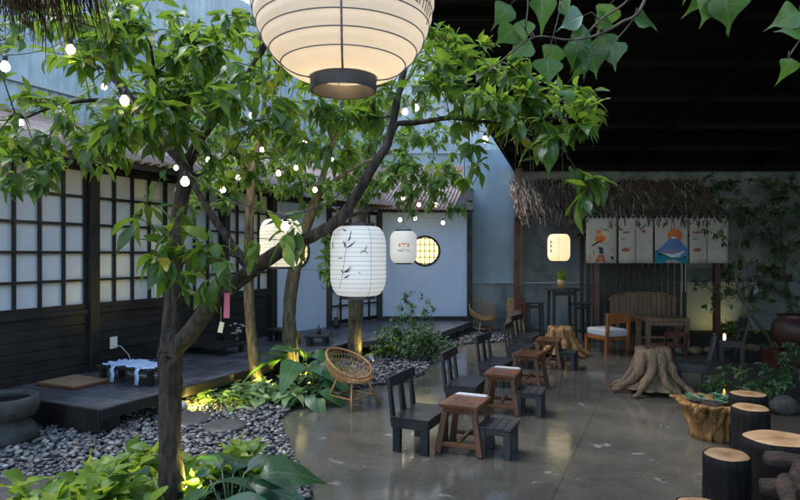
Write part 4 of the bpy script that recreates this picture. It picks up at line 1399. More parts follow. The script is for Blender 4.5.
def make_stool():
    root = empty('low_stool', (0, 0, 0), RZ, '', 'stool', 'low black stools right of the tables')
    m = MB(); h = .245
    for i in range(4): m.box((-.14 + (i + .5) * .07, 0, h - .011), (.067, .3, .022))
    m.build('seat', M['ebony_grey'], root, bevel=.003)
    m = MB()
    for sy in (-1, 1): m.box((0, sy * .118, h - .045), (.22, .022, .046))
    for sx in (-1, 1): m.box((sx * .1, 0, h - .045), (.022, .212, .046))
    m.build('apron', M['ebony_grey'], root, bevel=.003)
    for sx in (-1, 1):
        for sy in (-1, 1):
            MB().box((sx * .1, sy * .115, (h - .03) / 2), (.056, .056, h - .03)).build('leg', M['ebony_grey'], root, bevel=.004)
    return root


ch = make_chair(); tb_ = make_table(); stl = make_stool()
cc = [Vector((.18, 5.08, 0)), Vector((.69, 6.29, 0)), Vector((1.21, 7.50, 0)), Vector((1.74, 8.72, 0)), Vector((2.08, 9.87, 0))]
cl_ = ['low black slatted chair nearest the camera, at the first brown table', 'low black chair second in its row, beside the second brown table with a white menu', 'low black chair third in its row, between the second and fourth', 'low black chair fourth in its row, near the carved root stool', 'low black chair at the far end of its row before the leaning wood slabs']
tt = [Vector((.54, 4.99, 0)), Vector((1.06, 6.22, 0)), Vector((1.58, 7.42, 0)), Vector((2.12, 8.62, 0))]
tl = ['low brown splay legged table nearest the camera with a white menu on its far edge', 'second low brown table from the camera with a white menu on it', 'third low brown table from the camera, bare topped, with no stool on its right', 'farthest low brown table, in front of the carved root stool']
ss = [Vector((.79, 4.86, 0)), Vector((1.31, 6.08, 0)), Vector((2.34, 8.5, 0))]
sl = ['low black plank stool nearest the camera, right of the first table', 'low black stool second from the camera, right of the second table', 'low black stool farthest from the camera, beside the carved root stool']
for proto, ps, ls in ((ch, cc, cl_), (tb_, tt, tl), (stl, ss, sl)):
    for i, (p, l) in enumerate(zip(ps, ls)):
        rz = RZ + R([0, 3, -3, 2, -5][i])
        if i == 0: proto.location = p; proto.rotation_euler = (0, 0, rz); proto['label'] = l
        else: dup(proto, p, rz, l)
for i, (t, l) in enumerate(((tt[0], 'white folded menu lying on the far edge of the nearest brown table'), (tt[1], 'white folded menu lying on the second brown table'))):
    r = empty('paper_menu', t + Vector((.407 * .15, .914 * .15, .4005)), RZ, l, 'menu', 'white menus on the low tables')
    MB().box((0, .02, .004), (.27, .065, .006)).build('cover', M['paper_white'], r, bevel=.001)
    MB().box((.0, .025, .0095), (.24, .04, .004)).build('inner_page', M['paper_white'], r)


# ------------------------------------------------------------------ rattan chairs
def make_rattan():
    root = empty('rattan_chair', (0, 0, 0), 0, '', 'chair', 'round rattan bucket chairs')
    def hoop(t, s=0.0):
        a = t * 2 * math.pi
        x = .245 * math.cos(a); y = .235 * math.sin(a)
        z = .45 - .125 * math.cos(a) + .01 * math.sin(2 * a)
        return Vector((x - .03, y, z))
    def base(t):
        a = t * 2 * math.pi
        return Vector((.13 * math.cos(a) + .03, .135 * math.sin(a), .265))
    def shell(t, s):
        h = hoop(t); b = base(t)
        q = h.lerp(b, s)
        out = (b - Vector((.03, 0, .265))).normalized()
        q += out * (.05 * math.sin(math.pi * s)) - Vector((0, 0, .02 * math.sin(math.pi * s)))
        return q
    n = 64
    MB().tube([hoop(i / n) for i in range(n + 1)], .0115, 8, cap=False).build('hoop', M['rattan'], root, smooth=True)
    m = MB()
    for i in range(44):
        t = i / 44
        m.tube([shell(t + .004 * math.sin(k), k / 8) for k in range(9)], .0028, 4)
    for s in (.12, .3, .34, .38, .55, .6, .65, .7, .75, .8, .85, .9, .95, 1.0):
        m.tube([shell(i / n, s) + Vector((0, 0, .003 * (-1) ** i)) for i in range(n + 1)], .0032, 4, cap=False)
    for k in range(1, 9):
        rr_ = k / 9
        m.tube([Vector((.03, 0, .262)) + (base(i / 40) - Vector((.03, 0, .265))) * rr_ for i in range(41)], .0045, 4, cap=False)
    m.build('woven_basket', M['rattan'], root)
    tops = [(.13, .11), (.13, -.11), (-.09, .11), (-.09, -.11)]
    feet = [(.22, .2), (.22, -.2), (-.19, .19), (-.19, -.19)]
    for a, b in zip(tops, feet):
        MB().tube([(a[0], a[1], .29), ((a[0] + b[0]) / 2, (a[1] + b[1]) / 2, .15), (b[0], b[1], .0)], [.013, .013, .014], 8).build('leg', M['rattan'], root, smooth=True)
    f_ = lambda a, b, z: Vector((b[0] + (a[0] - b[0]) * z / .29, b[1] + (a[1] - b[1]) * z / .29, z))
    q = [f_(a, b, .11) for a, b in zip(tops, feet)]
    for i, j in ((0, 1), (2, 3), (0, 2), (1, 3)): MB().tube([q[i], q[j]], .008, 6).build('stretcher', M['rattan'], root, smooth=True)
    return root


rc = make_rattan()
rc.location = (-.52, 6.42, 0); rc.rotation_euler = (0, 0, R(-42)); rc['label'] = 'round rattan bucket chair on the concrete beside the front planting'
dup(rc, G(483, 333.5), R(-70), 'small looking rattan chair standing far back on the gravel beside the white wall', 1.08)

# ------------------------------------------------------------------ root furniture
def root_stump(name, loc, rt_, h, spread, nroots, mat, label, seed, cat='stump table'):
    root = empty(name, loc, 0, label, cat)
    rr = random.Random(seed)
    m = MB()
    prof = []
    for i in range(9):
        t = i / 8
        prof.append((rt_ * (1.0 + .1 * (1 - t) + .75 * (1 - t) ** 3), h * (.12 + .88 * t)))
    ph = rr.random() * 6
    m.lathe(prof, 40, (0, 0, 0), lambda q, z, a, i: q * (1 + .1 * math.sin(nroots * a + ph) + .05 * math.sin(11 * a + i) + rr.uniform(-.015, .015)))
    for k in range(nroots):
        a = 2 * math.pi * (k + rr.uniform(-.2, .2)) / nroots
        L = spread * rr.uniform(.75, 1.1)
        pts = []; rad = []
        n = 12
        bend = rr.uniform(-.5, .5)
        for i in range(n):
            t = i / (n - 1)
            r = rt_ * .72 + (L - rt_ * .72) * t ** 1.15
            aa = a + bend * t * t + .09 * math.sin(t * 8 + k)
            z = h * .9 * (1 - t) ** 1.7 + .045 * (1 - t) + rr.uniform(-.008, .008) + .02
            pts.append((math.cos(aa) * r, math.sin(aa) * r, z)); rad.append((rt_ * .30 * (1 - t) + .022) * rr.uniform(.75, 1.2))
        m.tube(pts, rad, 12, lump=.22, seed=k + seed)
        if rr.random() < .7:
            j = rr.randint(6, 8); b = Vector(pts[j]); aa = a + bend * .4 + rr.choice((-.6, .6))
            e = b + Vector((math.cos(aa), math.sin(aa), 0)) * L * .4; e.z = .02
            m.tube([b, b.lerp(e, .5) + Vector((0, 0, .01)), e], [rad[j] * .8, .03, .014], 7, lump=.15, seed=k)
    m.build('root_base', mat, root, smooth=True)
    m = MB(); m.lathe([(rt_ * 1.06, h - .02), (rt_ * 1.03, h), (rt_ * .5, h + .002), (.001, h + .003)], 40, (0, 0, 0), lambda q, z, a, i: q * (1 + .1 * math.sin(nroots * a + ph) * (q / rt_)))
    m.build('cut_top', mat, root, smooth=False)
    return root


root_stump('root_stump_table', G(653, 392), .165, .48, .43, 9, M['root'], 'pale tree stump table with wide spreading roots in the middle of the floor', 4)
root_stump('root_stool', Vector((2.52, 9.55, 0)), .15, .42, .46, 7, M['root_gold'], 'golden carved root stool at the far end of the low tables', 9, 'stool')

# root planter with succulents
pl = empty('root_planter', Vector((2.72, 5.3, 0)), 0, 'gnarled golden root wood planter filled with pale green succulents', 'planter')
rr = random.Random(5)
prof = [(.02, 0), (.145, 0), (.16, .03), (.165, .1), (.185, .18), (.22, .25), (.26, .29), (.275, .32), (.25, .325), (.22, .3), (.12, .28), (.01, .28)]
def fnp(q, z, a, i):
    if i in (0, 11): return q
    k = 1 if i < 8 else .9
    return q * (1 + k * (.085 * math.sin(7 * a + z * 9) + .06 * math.sin(13 * a - z * 14) + .05 * math.sin(23 * a + z * 20)) + rr.uniform(-.02, .02))
m = MB(); m.lathe(prof, 72, (0, 0, 0), fnp)
for k in range(16):
    a = rr.random() * 6.28
    pts = [(math.cos(a + .25 * math.sin(t * 4 + k)) * r, math.sin(a + .25 * math.sin(t * 4 + k)) * r, t * .29) for t, r in [(j / 7, .15 + .1 * (j / 7) ** 2) for j in range(8)]]
    m.tube(pts, [.022 + .01 * rr.random() for _ in pts], 7, lump=.25, seed=k)
for k in range(9):
    a = rr.random() * 6.28; r = .24
    m.tube([(math.cos(a) * r, math.sin(a) * r, .28), (math.cos(a) * (r + .05), math.sin(a) * (r + .05), .315), (math.cos(a + .1) * (r + .09), math.sin(a + .1) * (r + .09), .33)], [.035, .025, .012], 7, lump=.2, seed=k)
m.build('root_bowl', M['root_gold'], pl, smooth=True)
lv = Leaves([leaf_template([.03, .16, .25, .24, .16, .02], .5, -.15, 0, 0)])
for k in range(26):
    a = rr.random() * 6.28; r = .2 * math.sqrt(rr.random()); b = Vector((math.cos(a) * r, math.sin(a) * r, .3 + rr.uniform(0, .04)))
    sz = rr.uniform(.035, .06)
    for j in range(16):
        aa = j * 2.4; el_ = .2 + j / 16 * 1.1
        lv.put(b, (math.cos(aa) * math.cos(el_), math.sin(aa) * math.cos(el_), math.sin(el_)), sz * (1 - j / 30), (0, 0, 1))
lv.build('succulents', M['leaf_succ'], pl)
MB().lathe([(.001, .285), (.21, .29)], 32).build('soil', M['soil'], pl)

# log stools
def log_stool(loc, r, h, label, seed, rx=1.0):
    root = empty('log_stool', loc, seed, label, 'stool', 'charred log stools with pale cut tops')
    rr = random.Random(seed); p1, p2 = rr.random() * 6, rr.random() * 6
    fn = lambda q, z, a, i: q * (1 + .05 * math.sin(2 * a + p1) + .025 * math.sin(5 * a + p2) + ((.02 * math.sin(17 * a + z * 9 + p1) + .012 * math.sin(31 * a - z * 22)) if i < 9 else 0))
    m = MB(); m.lathe([(r * 1.02, h * i / 8) for i in range(9)] + [(r * .985, h + .001)], 72, (0, 0, 0), fn)
    m.build('bark', M['charred'], root, smooth=True)
    m = MB(); m.lathe([(.001, h + .0015), (r * .5, h + .003), (r * .93, h + .002), (r * .992, h - .006)], 72, (0, 0, 0), lambda q, z, a, i: q * (1 + .05 * math.sin(2 * a + p1) + .025 * math.sin(5 * a + p2)) if q > .01 else q)
    m.build('cut_top', M['cut'], root, smooth=True)


log_stool((2.70, 4.67, 0), .134, .42, 'black barked log stool just behind the widest log, second from the back', 1)
log_stool((2.93, 5.1, 0), .135, .425, 'rearmost black barked log stool beside the root planter', 2)
log_stool((2.44, 3.9, 0), .2, .415, 'widest black barked log stool at the right edge', 3)
log_stool((1.925, 3.57, 0), .128, .42, 'black barked log stool standing forward and left of the widest one', 4)
log_stool((1.40, 2.83, 0), .118, .42, 'black barked log stool of which only the rim shows at the bottom edge', 5)

# driftwood heap in the lower right corner
m = MB(); rr = random.Random(8)
for (a, b_, r0) in (((1.9, 3.15, .36), (2.5, 3.3, .38), .06), ((2.0, 3.35, .47), (2.6, 3.1, .53), .05), ((1.85, 3.05, .27), (2.4, 3.0, .2), .07), ((2.1, 3.2, 0), (2.15, 3.2, .5), .1), ((2.35, 3.1, 0), (2.3, 3.1, .45), .11), ((2.0, 3.1, 0.02), (2.05, 3.1, .3), .09), ((2.02, 3.2, .4), (1.95, 3.0, .33), .04)):
    a = Vector(a); b = Vector(b_)
    pts = [a.lerp(b, t) + Vector((rr.gauss(0, .015), rr.gauss(0, .015), rr.gauss(0, .02))) for t in np.linspace(0, 1, 8)]
    m.tube(pts, [r0 * (1 - .5 * abs(t - .4)) * rr.uniform(.8, 1.15) for t in np.linspace(0, 1, 8)], 10, lump=.2, seed=int(a.x * 100))
tag(m.build('driftwood', mat_wood('red_driftwood', (.06, .034, .022), (.018, .01, .007), .6, 'x', 7, bmp=1.0, bd=.03), smooth=True), 'knotted dark brown driftwood piece in the bottom right corner', 'driftwood')

# ------------------------------------------------------------------ thatched kiosk
DK = 11.0
kx = lambda px, D=DK: (px - 400) / F * D
ks = empty('kiosk', (0, 0, 0), 0, 'bar kiosk roofed with shaggy dry vines, with a slatted timber front', 'kiosk')
for x, D in ((kx(597), DK + .05), (kx(718), DK + .05), (kx(526), DK + .9)):
    MB().box((x, D, 1.16), (.1, .1, 2.32)).build('post', M['red_wood'], ks, bevel=.006)
MB().beam((2.15, DK, 2.3), (5.95, DK, 2.3), .07, .09).build('beam', M['black_wood'], ks)
MB().beam((2.15, 11.9, 2.95), (5.8, 11.9, 2.95), .07, .09).build('beam', M['black_wood'], ks)
m = MB()
x = kx(600)
while x < kx(716):
    m.box((x, DK + 1.1, 1.0), (.075, .035, 2.0)); x += .128
m.build('slatted_screen', M['slat_wood'], ks, bevel=.006)
MB().box((4.7, DK + 1.15, 1.98), (2.3, .05, .07)).build('screen_rail', M['slat_wood'], ks)
m = MB(); m.add([(2.12, DK - .06, 2.28), (5.93, DK - .06, 2.28), (5.75, 11.95, 3.0), (2.2, 11.95, 3.0), (2.12, DK - .06, 2.31), (5.93, DK - .06, 2.31), (5.75, 11.95, 3.03), (2.2, 11.95, 3.03)],
                [(0, 3, 2, 1), (4, 5, 6, 7), (0, 1, 5, 4), (1, 2, 6, 5), (2, 3, 7, 6), (3, 0, 4, 7)])
m.build('roof_board', M['black_wood'], ks)
m = MB(); mp_ = MB(); rr = random.Random(12)
for i in range(1350):
    x0 = rr.uniform(2.1, 5.85); t0 = rr.random() ** .5
    y0 = DK - .05 + .95 * t0; z0 = 2.32 + .72 * t0 + rr.uniform(0, .05)
    L = rr.uniform(.25, .8)
    pts = []
    ax = rr.gauss(0, .16)
    if rr.random() < .06 and x0 > 2.6: ax = rr.uniform(-1.0, 1.0)
    if x0 < 2.6: ax = abs(ax)
    ph, am = rr.random() * 6, rr.uniform(.006, .028)
    for k in range(6):
        t = k / 5
        yy = y0 - L * t * .8; zz = z0 - L * t * .62
        if yy < DK - .12: zz = z0 - L * t * .62 - (DK - .12 - yy) * .9; yy = DK - .12 - rr.uniform(0, .03)
        zz = max(zz, 2.06 + rr.uniform(0, .1))
        pts.append((x0 + ax * L * t + am * math.sin(ph + t * 7), yy, zz + .04 * math.sin(ph + t * 5)))
    q = m
    if rr.random() < .10 or x0 < 2.6 and rr.random() < .3: q = mp_
    q.tube(pts, [rr.uniform(.008, .017)] * 5 + [.005], 5)
for i in range(130):   # loose ends at the ridge
    x0 = rr.uniform(2.3, 5.7); y0 = 11.9
    pts = [(x0, y0, 2.98), (x0 + rr.gauss(0, .04), y0 - .05, 3.04), (x0 + rr.gauss(0, .1), y0 - .1, 3.02 + rr.uniform(.0, .12))]
    (mp_ if rr.random() < .5 else m).tube(pts, [.009, .007, .003], 4)
m.build('vine_thatch', M['twig'], ks)
mp_.build('vine_thatch', M['twig_pale'], ks)

# noren curtains
curt = mat_simple('curtain_cotton', (.47, .42, .35), .85, .12, 6, bmp=.15)
def cloth_mat(name, col): return mat_simple(name, col, .85, .12, 14, bmp=.1)
CM = {'orange': cloth_mat('orange_dye', (.62, .16, .035)), 'blue': cloth_mat('mountain_blue_dye', (.1, .2, .4)), 'teal': cloth_mat('teal_dye', (.02, .22, .28)), 'red': cloth_mat('faded_red_dye', (.36, .09, .07)),
      'cream': cloth_mat('cream_dye', (.66, .52, .32)), 'ink': cloth_mat('dark_dye', (.03, .03, .045)), 'violet': cloth_mat('violet_dye', (.22, .2, .3)), 'pink': cloth_mat('pink_dye', (.5, .27, .25)), 'white': cloth_mat('white_dye', (.62, .62, .6)), 'green': cloth_mat('olive_dye', (.16, .16, .03))}


def noren(px0, px1, label, slits, draw):
    x0, x1 = kx(px0, 10.9), kx(px1, 10.9)
    W_ = x1 - x0; Hh = .80; zt_ = 2.235
    root = empty('noren_curtain', (x0, 10.86, zt_), 0, label, 'curtain', 'printed noren curtains on the kiosk')
    def surf(u, v, off=0):
        return (u, .012 * math.sin(u * 13 + px0) * (.3 + v) - off, -v * Hh)
    edges = [0] + slits + [W_]
    m = MB()
    for a, b in zip(edges, edges[1:]):
        a2 = a + (.004 if a > 0 else 0); b2 = b - (.004 if b < W_ else 0)
        nx = 8; nz = 8; vs_ = []
        for j in range(nz + 1):
            for i in range(nx + 1):
                vs_.append(surf(a2 + (b2 - a2) * i / nx, j / nz))
        m.add(vs_, [(j * (nx + 1) + i, j * (nx + 1) + i + 1, (j + 1) * (nx + 1) + i + 1, (j + 1) * (nx + 1) + i) for j in range(nz) for i in range(nx)])
    o = m.build('cloth', curt, root, smooth=True); sd_ = o.modifiers.new('s', 'SOLIDIFY'); sd_.thickness = .003; sd_.offset = -1 if False else 0
    # hanging loops
    m = MB()
    for i in range(7): m.box((W_ * (i + .5) / 7, 0, .02), (.03, .006, .05))
    m.build('loop', curt, root)
    parts = {}
    def poly(cname, pts, lvl=1):
        mm = MB()
        # grid-clipped polygon: fan from centroid with subdivision to follow the cloth
        cx = sum(p[0] for p in pts) / len(pts); cy = sum(p[1] for p in pts) / len(pts)
        n = len(pts); K = 4; vs_ = [surf(cx * W_, cy, .003 + .0018 * lvl)]; fs = []
        for k in range(1, K + 1):
            for (x, y) in pts:
                u = cx + (x - cx) * k / K; v = cy + (y - cy) * k / K
                vs_.append(surf(u * W_, v, .003 + .0018 * lvl))
        for i in range(n):
            j = (i + 1) % n
            fs.append((0, 1 + i, 1 + j))
            for k in range(K - 1): fs.append((1 + k * n + i, 1 + (k + 1) * n + i, 1 + (k + 1) * n + j, 1 + k * n + j))
        mm.add(vs_, fs); mm.build('print', CM[cname], root, smooth=True)
    draw(poly, W_ / Hh)
    MB().tube([(-.02, .0, .03), (W_ + .02, .0, .03)], .008, 6).build('rod', M['black_wood'], root)


def disc(cx, cy, r, asp, n=26, a0=0, a1=2 * math.pi): return [(cx + r * math.cos(a) / asp, cy + r * math.sin(a)) for a in np.linspace(a0, a1, n, endpoint=abs(a1 - a0) < 6.2)]
def jag(cx, cy, rx, ry, seed, n=14):
    r_ = random.Random(seed); return [(cx + rx * math.cos(a) * r_.uniform(.6, 1.1), cy + ry * math.sin(a) * r_.uniform(.5, 1.1)) for a in np.linspace(0, 2 * math.pi, n, endpoint=False)]


def draw1(poly, asp):
    poly('cream', disc(.57, .40, .125, asp)); poly('orange', jag(.47, .45, .2, .12, 3), 2); poly('orange', jag(.4, .3, .1, .06, 5), 2)
    poly('green', jag(.62, .25, .2, .015, 8), 1)
    poly('ink', [(.18, .6), (.32, .53), (.5, .48), (.5, .5), (.34, .57), (.2, .63)], 3)
    poly('ink', jag(.47, .67, .09, .06, 11), 3); poly('ink', [(.42, .7), (.54, .7), (.56, .78), (.5, .8), (.41, .78)], 3)
    poly('red', [(.38, .82), (.56, .8), (.64, .98), (.28, .98)], 2); poly('orange', jag(.45, .9, .09, .05, 14), 3)
    poly('ink', jag(.86, .88, .07, .05, 21), 1); poly('pink', jag(.9, .72, .08, .14, 22), 1); poly('pink', jag(.12, .88, .1, .08, 23), 1)
    poly('ink', [(.23, .7), (.25, .7), (.26, .84), (.24, .84)], 1)


def draw_plain(seed):
    def f(poly, asp):
        s = .16
        poly('red', jag(.22, .31, .17, .028, seed)); poly('red', jag(.12, .46, .09, .015, seed + 1)); poly('red', jag(.19, .70, .13, .055, seed + 2))
        
        if seed < 40: poly('red', jag(.73, .29, .08, .05, seed + 3)); poly('pink', jag(.93, .5, .05, .03, seed + 4)); poly('pink', jag(.9, .92, .06, .05, seed + 9))
        else: poly('green', jag(.82, .33, .1, .1, seed + 4))
    return f


def draw_fuji(poly, asp):
    poly('orange', disc(.6, .39, .17, asp, 28))
    poly('blue', [(.0, .74), (.12, .68), (.3, .55), (.42, .46), (.5, .41), (.58, .4), (.66, .43), (.78, .52), (.92, .62), (1, .68), (1, .95), (0, .95)], 2)
    poly('white', [(.5, .41), (.58, .4), (.66, .43), (.62, .455), (.57, .44), (.52, .455), (.47, .44)], 3)
    poly('violet', [(.12, .78), (.35, .68), (.6, .69), (.8, .72), (.6, .82), (.4, .85), (.2, .83)], 3)
    poly('white', [(.08, .73), (.25, .77), (.42, .83), (.55, .84), (.68, .8), (.78, .73), (.93, .73), (.82, .77), (.72, .86), (.58, .9), (.35, .88), (.18, .8)], 4)
    poly('teal', [(0, .70), (.1, .8), (.3, .87), (.6, .9), (.85, .88), (1, .84), (1, 1), (0, 1)], 5)


noren(585.5, 616, 'noren curtain with an orange sun and a dark red robed figure, first from the left', [], draw1)
noren(618, 652, 'noren curtain with small faded red clouds between the sun and the mountain curtains', [.31], draw_plain(31))
noren(654, 687, 'noren curtain printed with a blue mountain before an orange sun', [.3], draw_fuji)
noren(688.5, 727, 'noren curtain with red marks and an olive sprig at the right end', [.33], draw_plain(51))
for k, px in enumerate((682, 685.5)):
    pass
cd = MB()
for px in (682, 685.5): cd.tube([P(px, 262, 10.9), P(px + .2, 278, 10.9), P(px, 292, 10.9)], .006, 5)
tag(cd.build('pull_cord', M['rope']), 'pair of thin white cords hanging below the mountain curtain', 'cord')

# ------------------------------------------------------------------ kiosk furniture
def bar_table(loc):
    r = empty('bar_table', loc, R(4), 'tall narrow dark table carrying a potted plant under the glowing lantern', 'table')
    MB().box((0, 0, .985), (.52, .4, .035)).build('table_top', M['black_wood'], r, bevel=.004)
    for sx in (-1, 1):
        for sy in (-1, 1): MB().beam((sx * .2, sy * .15, 0), (sx * .185, sy * .14, .97), .045, .045, (0, 1, 0)).build('leg', M['black_wood_z'], r, bevel=.003)
    MB().box((0, -.145, .92), (.36, .02, .07)).build('apron', M['black_wood'], r)
    MB().box((0, -.15, .25), (.36, .02, .03)).build('foot_rail', M['black_wood'], r)


bar_table((2.82, 10.55, 0))
def bar_stool():
    r = empty('bar_stool', (0, 0, 0), 0, '', 'stool', 'tall dark stools by the tall table')
    MB().box((0, 0, .69), (.32, .3, .03)).build('seat', M['black_wood'], r, bevel=.004)
    for sx in (-1, 1):
        for sy in (-1, 1): MB().beam((sx * .14, sy * .13, 0), (sx * .12, sy * .11, .68), .036, .036, (0, 1, 0)).build('leg', M['black_wood_z'], r)
    for c_, s_ in (((0, -.125, .62), (.24, .02, .05)), ((0, -.13, .2), (.25, .02, .03)), ((-.13, 0, .3), (.02, .24, .03)), ((.13, 0, .3), (.02, .24, .03))):
        MB().box(c_, s_).build('rail', M['black_wood'], r)
    return r
bs = bar_stool(); bs.location = (2.52, 11.35, 0); bs['label'] = 'tall dark stool left of the tall table'
dup(bs, (3.3, 11.15, 0), R(8), 'tall dark stool right of the tall table')
# potted plant
pp = empty('potted_plant', (2.80, 10.5, 1.003), 0, 'small spiky plant in a woven pot on the tall dark table', 'plant')
MB().lathe([(.001, 0), (.058, 0), (.075, .15), (.068, .155), (.06, .12), (.001, .12)], 24).build('pot', M['pot'], pp, smooth=True)
lv = Leaves(T_LA)
for i in range(36):
    a = random.random() * 6.28; el_ = random.uniform(.8, 1.5)
    lv.put((math.cos(a) * .03, math.sin(a) * .03, .13), (math.cos(a) * math.cos(el_), math.sin(a) * math.cos(el_), math.sin(el_)), random.uniform(.12, .24), (math.cos(a), math.sin(a), .3), 1.3)
lv.build('foliage', M['leaf_lime'], pp)

# leaning wood slabs
for (px, ytop, D, w_, lab, mt) in ((515.5, 299, 11.7, .17, 'pale live edge wood slab leaning against the pilaster', 'root'), (522.5, 299, 11.95, .15, 'dark red wood slab leaning beside the pale one', 'red_wood')):
    H_ = EYE - (ytop - 254) / F * D
    m = MB(); pts = []
    for i in range(9):
        t = i / 8; wd = w_ * (1.25 - .65 * t) * (1 + .12 * math.sin(t * 9))
        pts.append((wd, t))
    vs_ = []
    for wd, t in pts:
        for sx in (-1, 1):
            for off in (0, .05): vs_.append((sx * wd, off + t * .22, t * H_))
    fs = []
    for i in range(8):
        b = i * 4; fs += [(b, b + 4, b + 6, b + 2)[::-1], (b + 1, b + 3, b + 7, b + 5)[::-1], (b, b + 1, b + 5, b + 4)[::-1], (b + 2, b + 6, b + 7, b + 3)[::-1]]
    fs += [(0, 2, 3, 1), (32, 33, 35, 34)]
    m.add(vs_, fs)
    tag(m.build('wood_slab', M[mt], loc=((px - 400) / F * D, D, 0)), lab, 'wood slab', 'wood slabs leaning on the wall')

# orange cushioned chair
oc = empty('cushioned_chair', G(607, 352), R(-12), 'orange brown wooden chair with a thick grey cushion, seen from behind beside the kiosk post', 'chair')
oc.rotation_euler.z = R(112)
# local +x forward, back at -x ; turned so that the back faces the camera
for sy in (-1, 1):
    MB().beam((-.22, sy * .21, 0), (-.27, sy * .21, .66), .045, .045, (0, 1, 0)).build('leg', M['orange'], oc, bevel=.004)
    MB().beam((.24, sy * .21, 0), (.24, sy * .21, .27), .05, .05, (0, 1, 0)).build('leg', M['orange'], oc, bevel=.004)
MB().box((-.262, 0, .57), (.03, .40, .15)).build('back_rail', M['orange'], oc, bevel=.005)
MB().box((0, 0, .25), (.5, .44, .05)).build('seat_frame', M['orange'], oc, bevel=.004)
MB().box((0, 0, .335), (.5, .42, .12)).build('cushion', M['cushion'], oc, bevel=.03)

# arched bench
ab = empty('arched_bench', Vector((4.55, 11.35, 0)), 0, 'old grey brown bench with a wide arched slatted back inside the kiosk', 'bench')
nb = 15
for i in range(nb):
    t = -1 + 2 * (i + .5) / nb
    h = .62 + .24 * math.sqrt(max(0, 1 - (t * .95) ** 4)); x = t * .62
    MB().box((x, .13 - .16 * t * t, (h + .36) / 2), (.078, .02, h - .36)).build('back_slat', M['grey_wood'], ab, bevel=.003)
m = MB(); m.tube([(t * .64, .13 - .16 * t * t, .62 + .25 * math.sqrt(max(0, 1 - (t * .95) ** 4))) for t in np.linspace(-1, 1, 25)], .022, 6); m.build('top_rail', M['grey_wood'], ab, smooth=True)
MB().box((0, -.08, .38), (1.25, .42, .045)).build('seat', M['grey_wood'], ab, bevel=.004)
for sx in (-1, 1):
    for y in (-.25, .1): MB().box((sx * .56, y, .18), (.06, .06, .36)).build('leg', M['grey_wood'], ab)
# coffee table in front of it
ct = empty('wooden_table', Vector(((662 - 400) / F * 10.3, 10.3, 0)), R(0), 'square edged brown table in front of the arched bench', 'table')
MB().box((0, 0, .505), (.72, .5, .05)).build('table_top', M['grey_wood'], ct, bevel=.005)
for sx in (-1, 1):
    for sy in (-1, 1): MB().box((sx * .32, sy * .2, .24), (.07, .07, .48)).build('leg', M['grey_wood'], ct, bevel=.004)
MB().box((0, -.2, .44), (.56, .025, .07)).build('apron', M['grey_wood'], ct); MB().box((0, .2, .16), (.56, .025, .04)).build('stretcher', M['grey_wood'], ct)
# small dark red chair
dr = empty('dark_red_chair', Vector(((669 - 400) / F * 8.9, 8.9, 0)), R(100), 'small dark red wooden chair half behind the pale stump table', 'chair')
for sy in (-1, 1):
    MB().beam((-.16, sy * .17, 0), (-.12, sy * .15, .26), .04, .04, (0, 1, 0)).build('leg', M['red_wood'], dr)
    MB().beam((.15, sy * .17, 0), (.13, sy * .15, .26), .04, .04, (0, 1, 0)).build('leg', M['red_wood'], dr)
    MB().beam((-.14, sy * .16, .24), (-.19, sy * .17, .46), .035, .035, (0, 1, 0)).build('back_post', M['red_wood'], dr)
MB().box((0, 0, .26), (.32, .36, .03)).build('seat', M['red_wood'], dr, bevel=.003)
MB().box((-.185, 0, .44), (.025, .37, .07)).build('back_rail', M['red_wood'], dr, bevel=.003)


def black_chair(loc, rz, label, s=1.0):
    r = empty('black_chair', loc, rz, label, 'chair', 'squat black plank chairs by the kiosk')
    for sx in (-1, 1):
        for sy in (-1, 1): MB().box((sx * .14, sy * .15, .12), (.07, .06, .24)).build('leg', M['ebony'], r, bevel=.004)
    MB().box((0, 0, .27), (.36, .38, .1)).build('seat', M['ebony'], r, bevel=.005)
    for yy in (-.13, .13): MB().beam((-.16, yy, .28), (-.24, yy, .66), .07, .03, (1, 0, 0), .9).build('back_post', M['ebony'], r)
    MB().beam((-.225, -.19, .57), (-.225, .19, .57), .03, .14, (-.2, 0, 1)).build('back_rail', M['ebony'], r, bevel=.004)
    return r
black_chair(Vector((3.47, 7.2, 0)), R(155), 'squat black chair between the stump table and the root planter')
black_chair(Vector((4.92, 9.1, 0)), R(170), 'squat black chair farther back beside the kiosk post with a small lamp')
ln_ = empty('table_lamp', Vector(((719 - 400) / F * 9.0, 8.85, .33)), 0, 'tiny warm lamp glowing on the far black chair', 'lamp')
MB().lathe([(.001, 0), (.03, 0), (.03, .012), (.001, .012)], 16).build('base', M['metal_dark'], ln_)
MB().lathe([(.014, .012), (.02, .05), (.016, .1), (.001, .11)], 14).build('glass_bulb', M['flame'], ln_, smooth=True)

# sign on the wall, urn, stones, plants at the right
sg = MB().box((0, 0, 0), (.1, .02, .28), Matrix.Rotation(R(6), 3, 'Y')).build('wall_plaque', M['paper_white'], loc=P(756, 292.5, 12.5))
tag(sg, 'small pale vertical plaque on the mossy wall', 'plaque')
ur = empty('urn', Vector((5.52, 8.5, 0)), 0, 'large maroon glazed urn standing on a low brown plinth at the right', 'urn')
MB().lathe([(.001, .25), (.15, .25), (.18, .3), (.25, .4), (.28, .52), (.26, .63), (.2, .7), (.18, .72), (.22, .75), (.2, .75), (.15, .71), (.001, .66)], 40).build('body', M['terracotta'], ur, smooth=True)
MB().box((0, 0, .125), (.6, .5, .25)).build('plinth', M['red_wood'], ur, bevel=.01)
bt = MB().lathe([(.001, 0), (.055, 0), (.07, .03), (.07, .1), (.05, .12), (.001, .12)], 20).build('clay_pot', M['pot'], smooth=True, loc=(4.35, 7.75, .0))
tag(bt, 'small tan clay pot beside the maroon urn', 'pot')
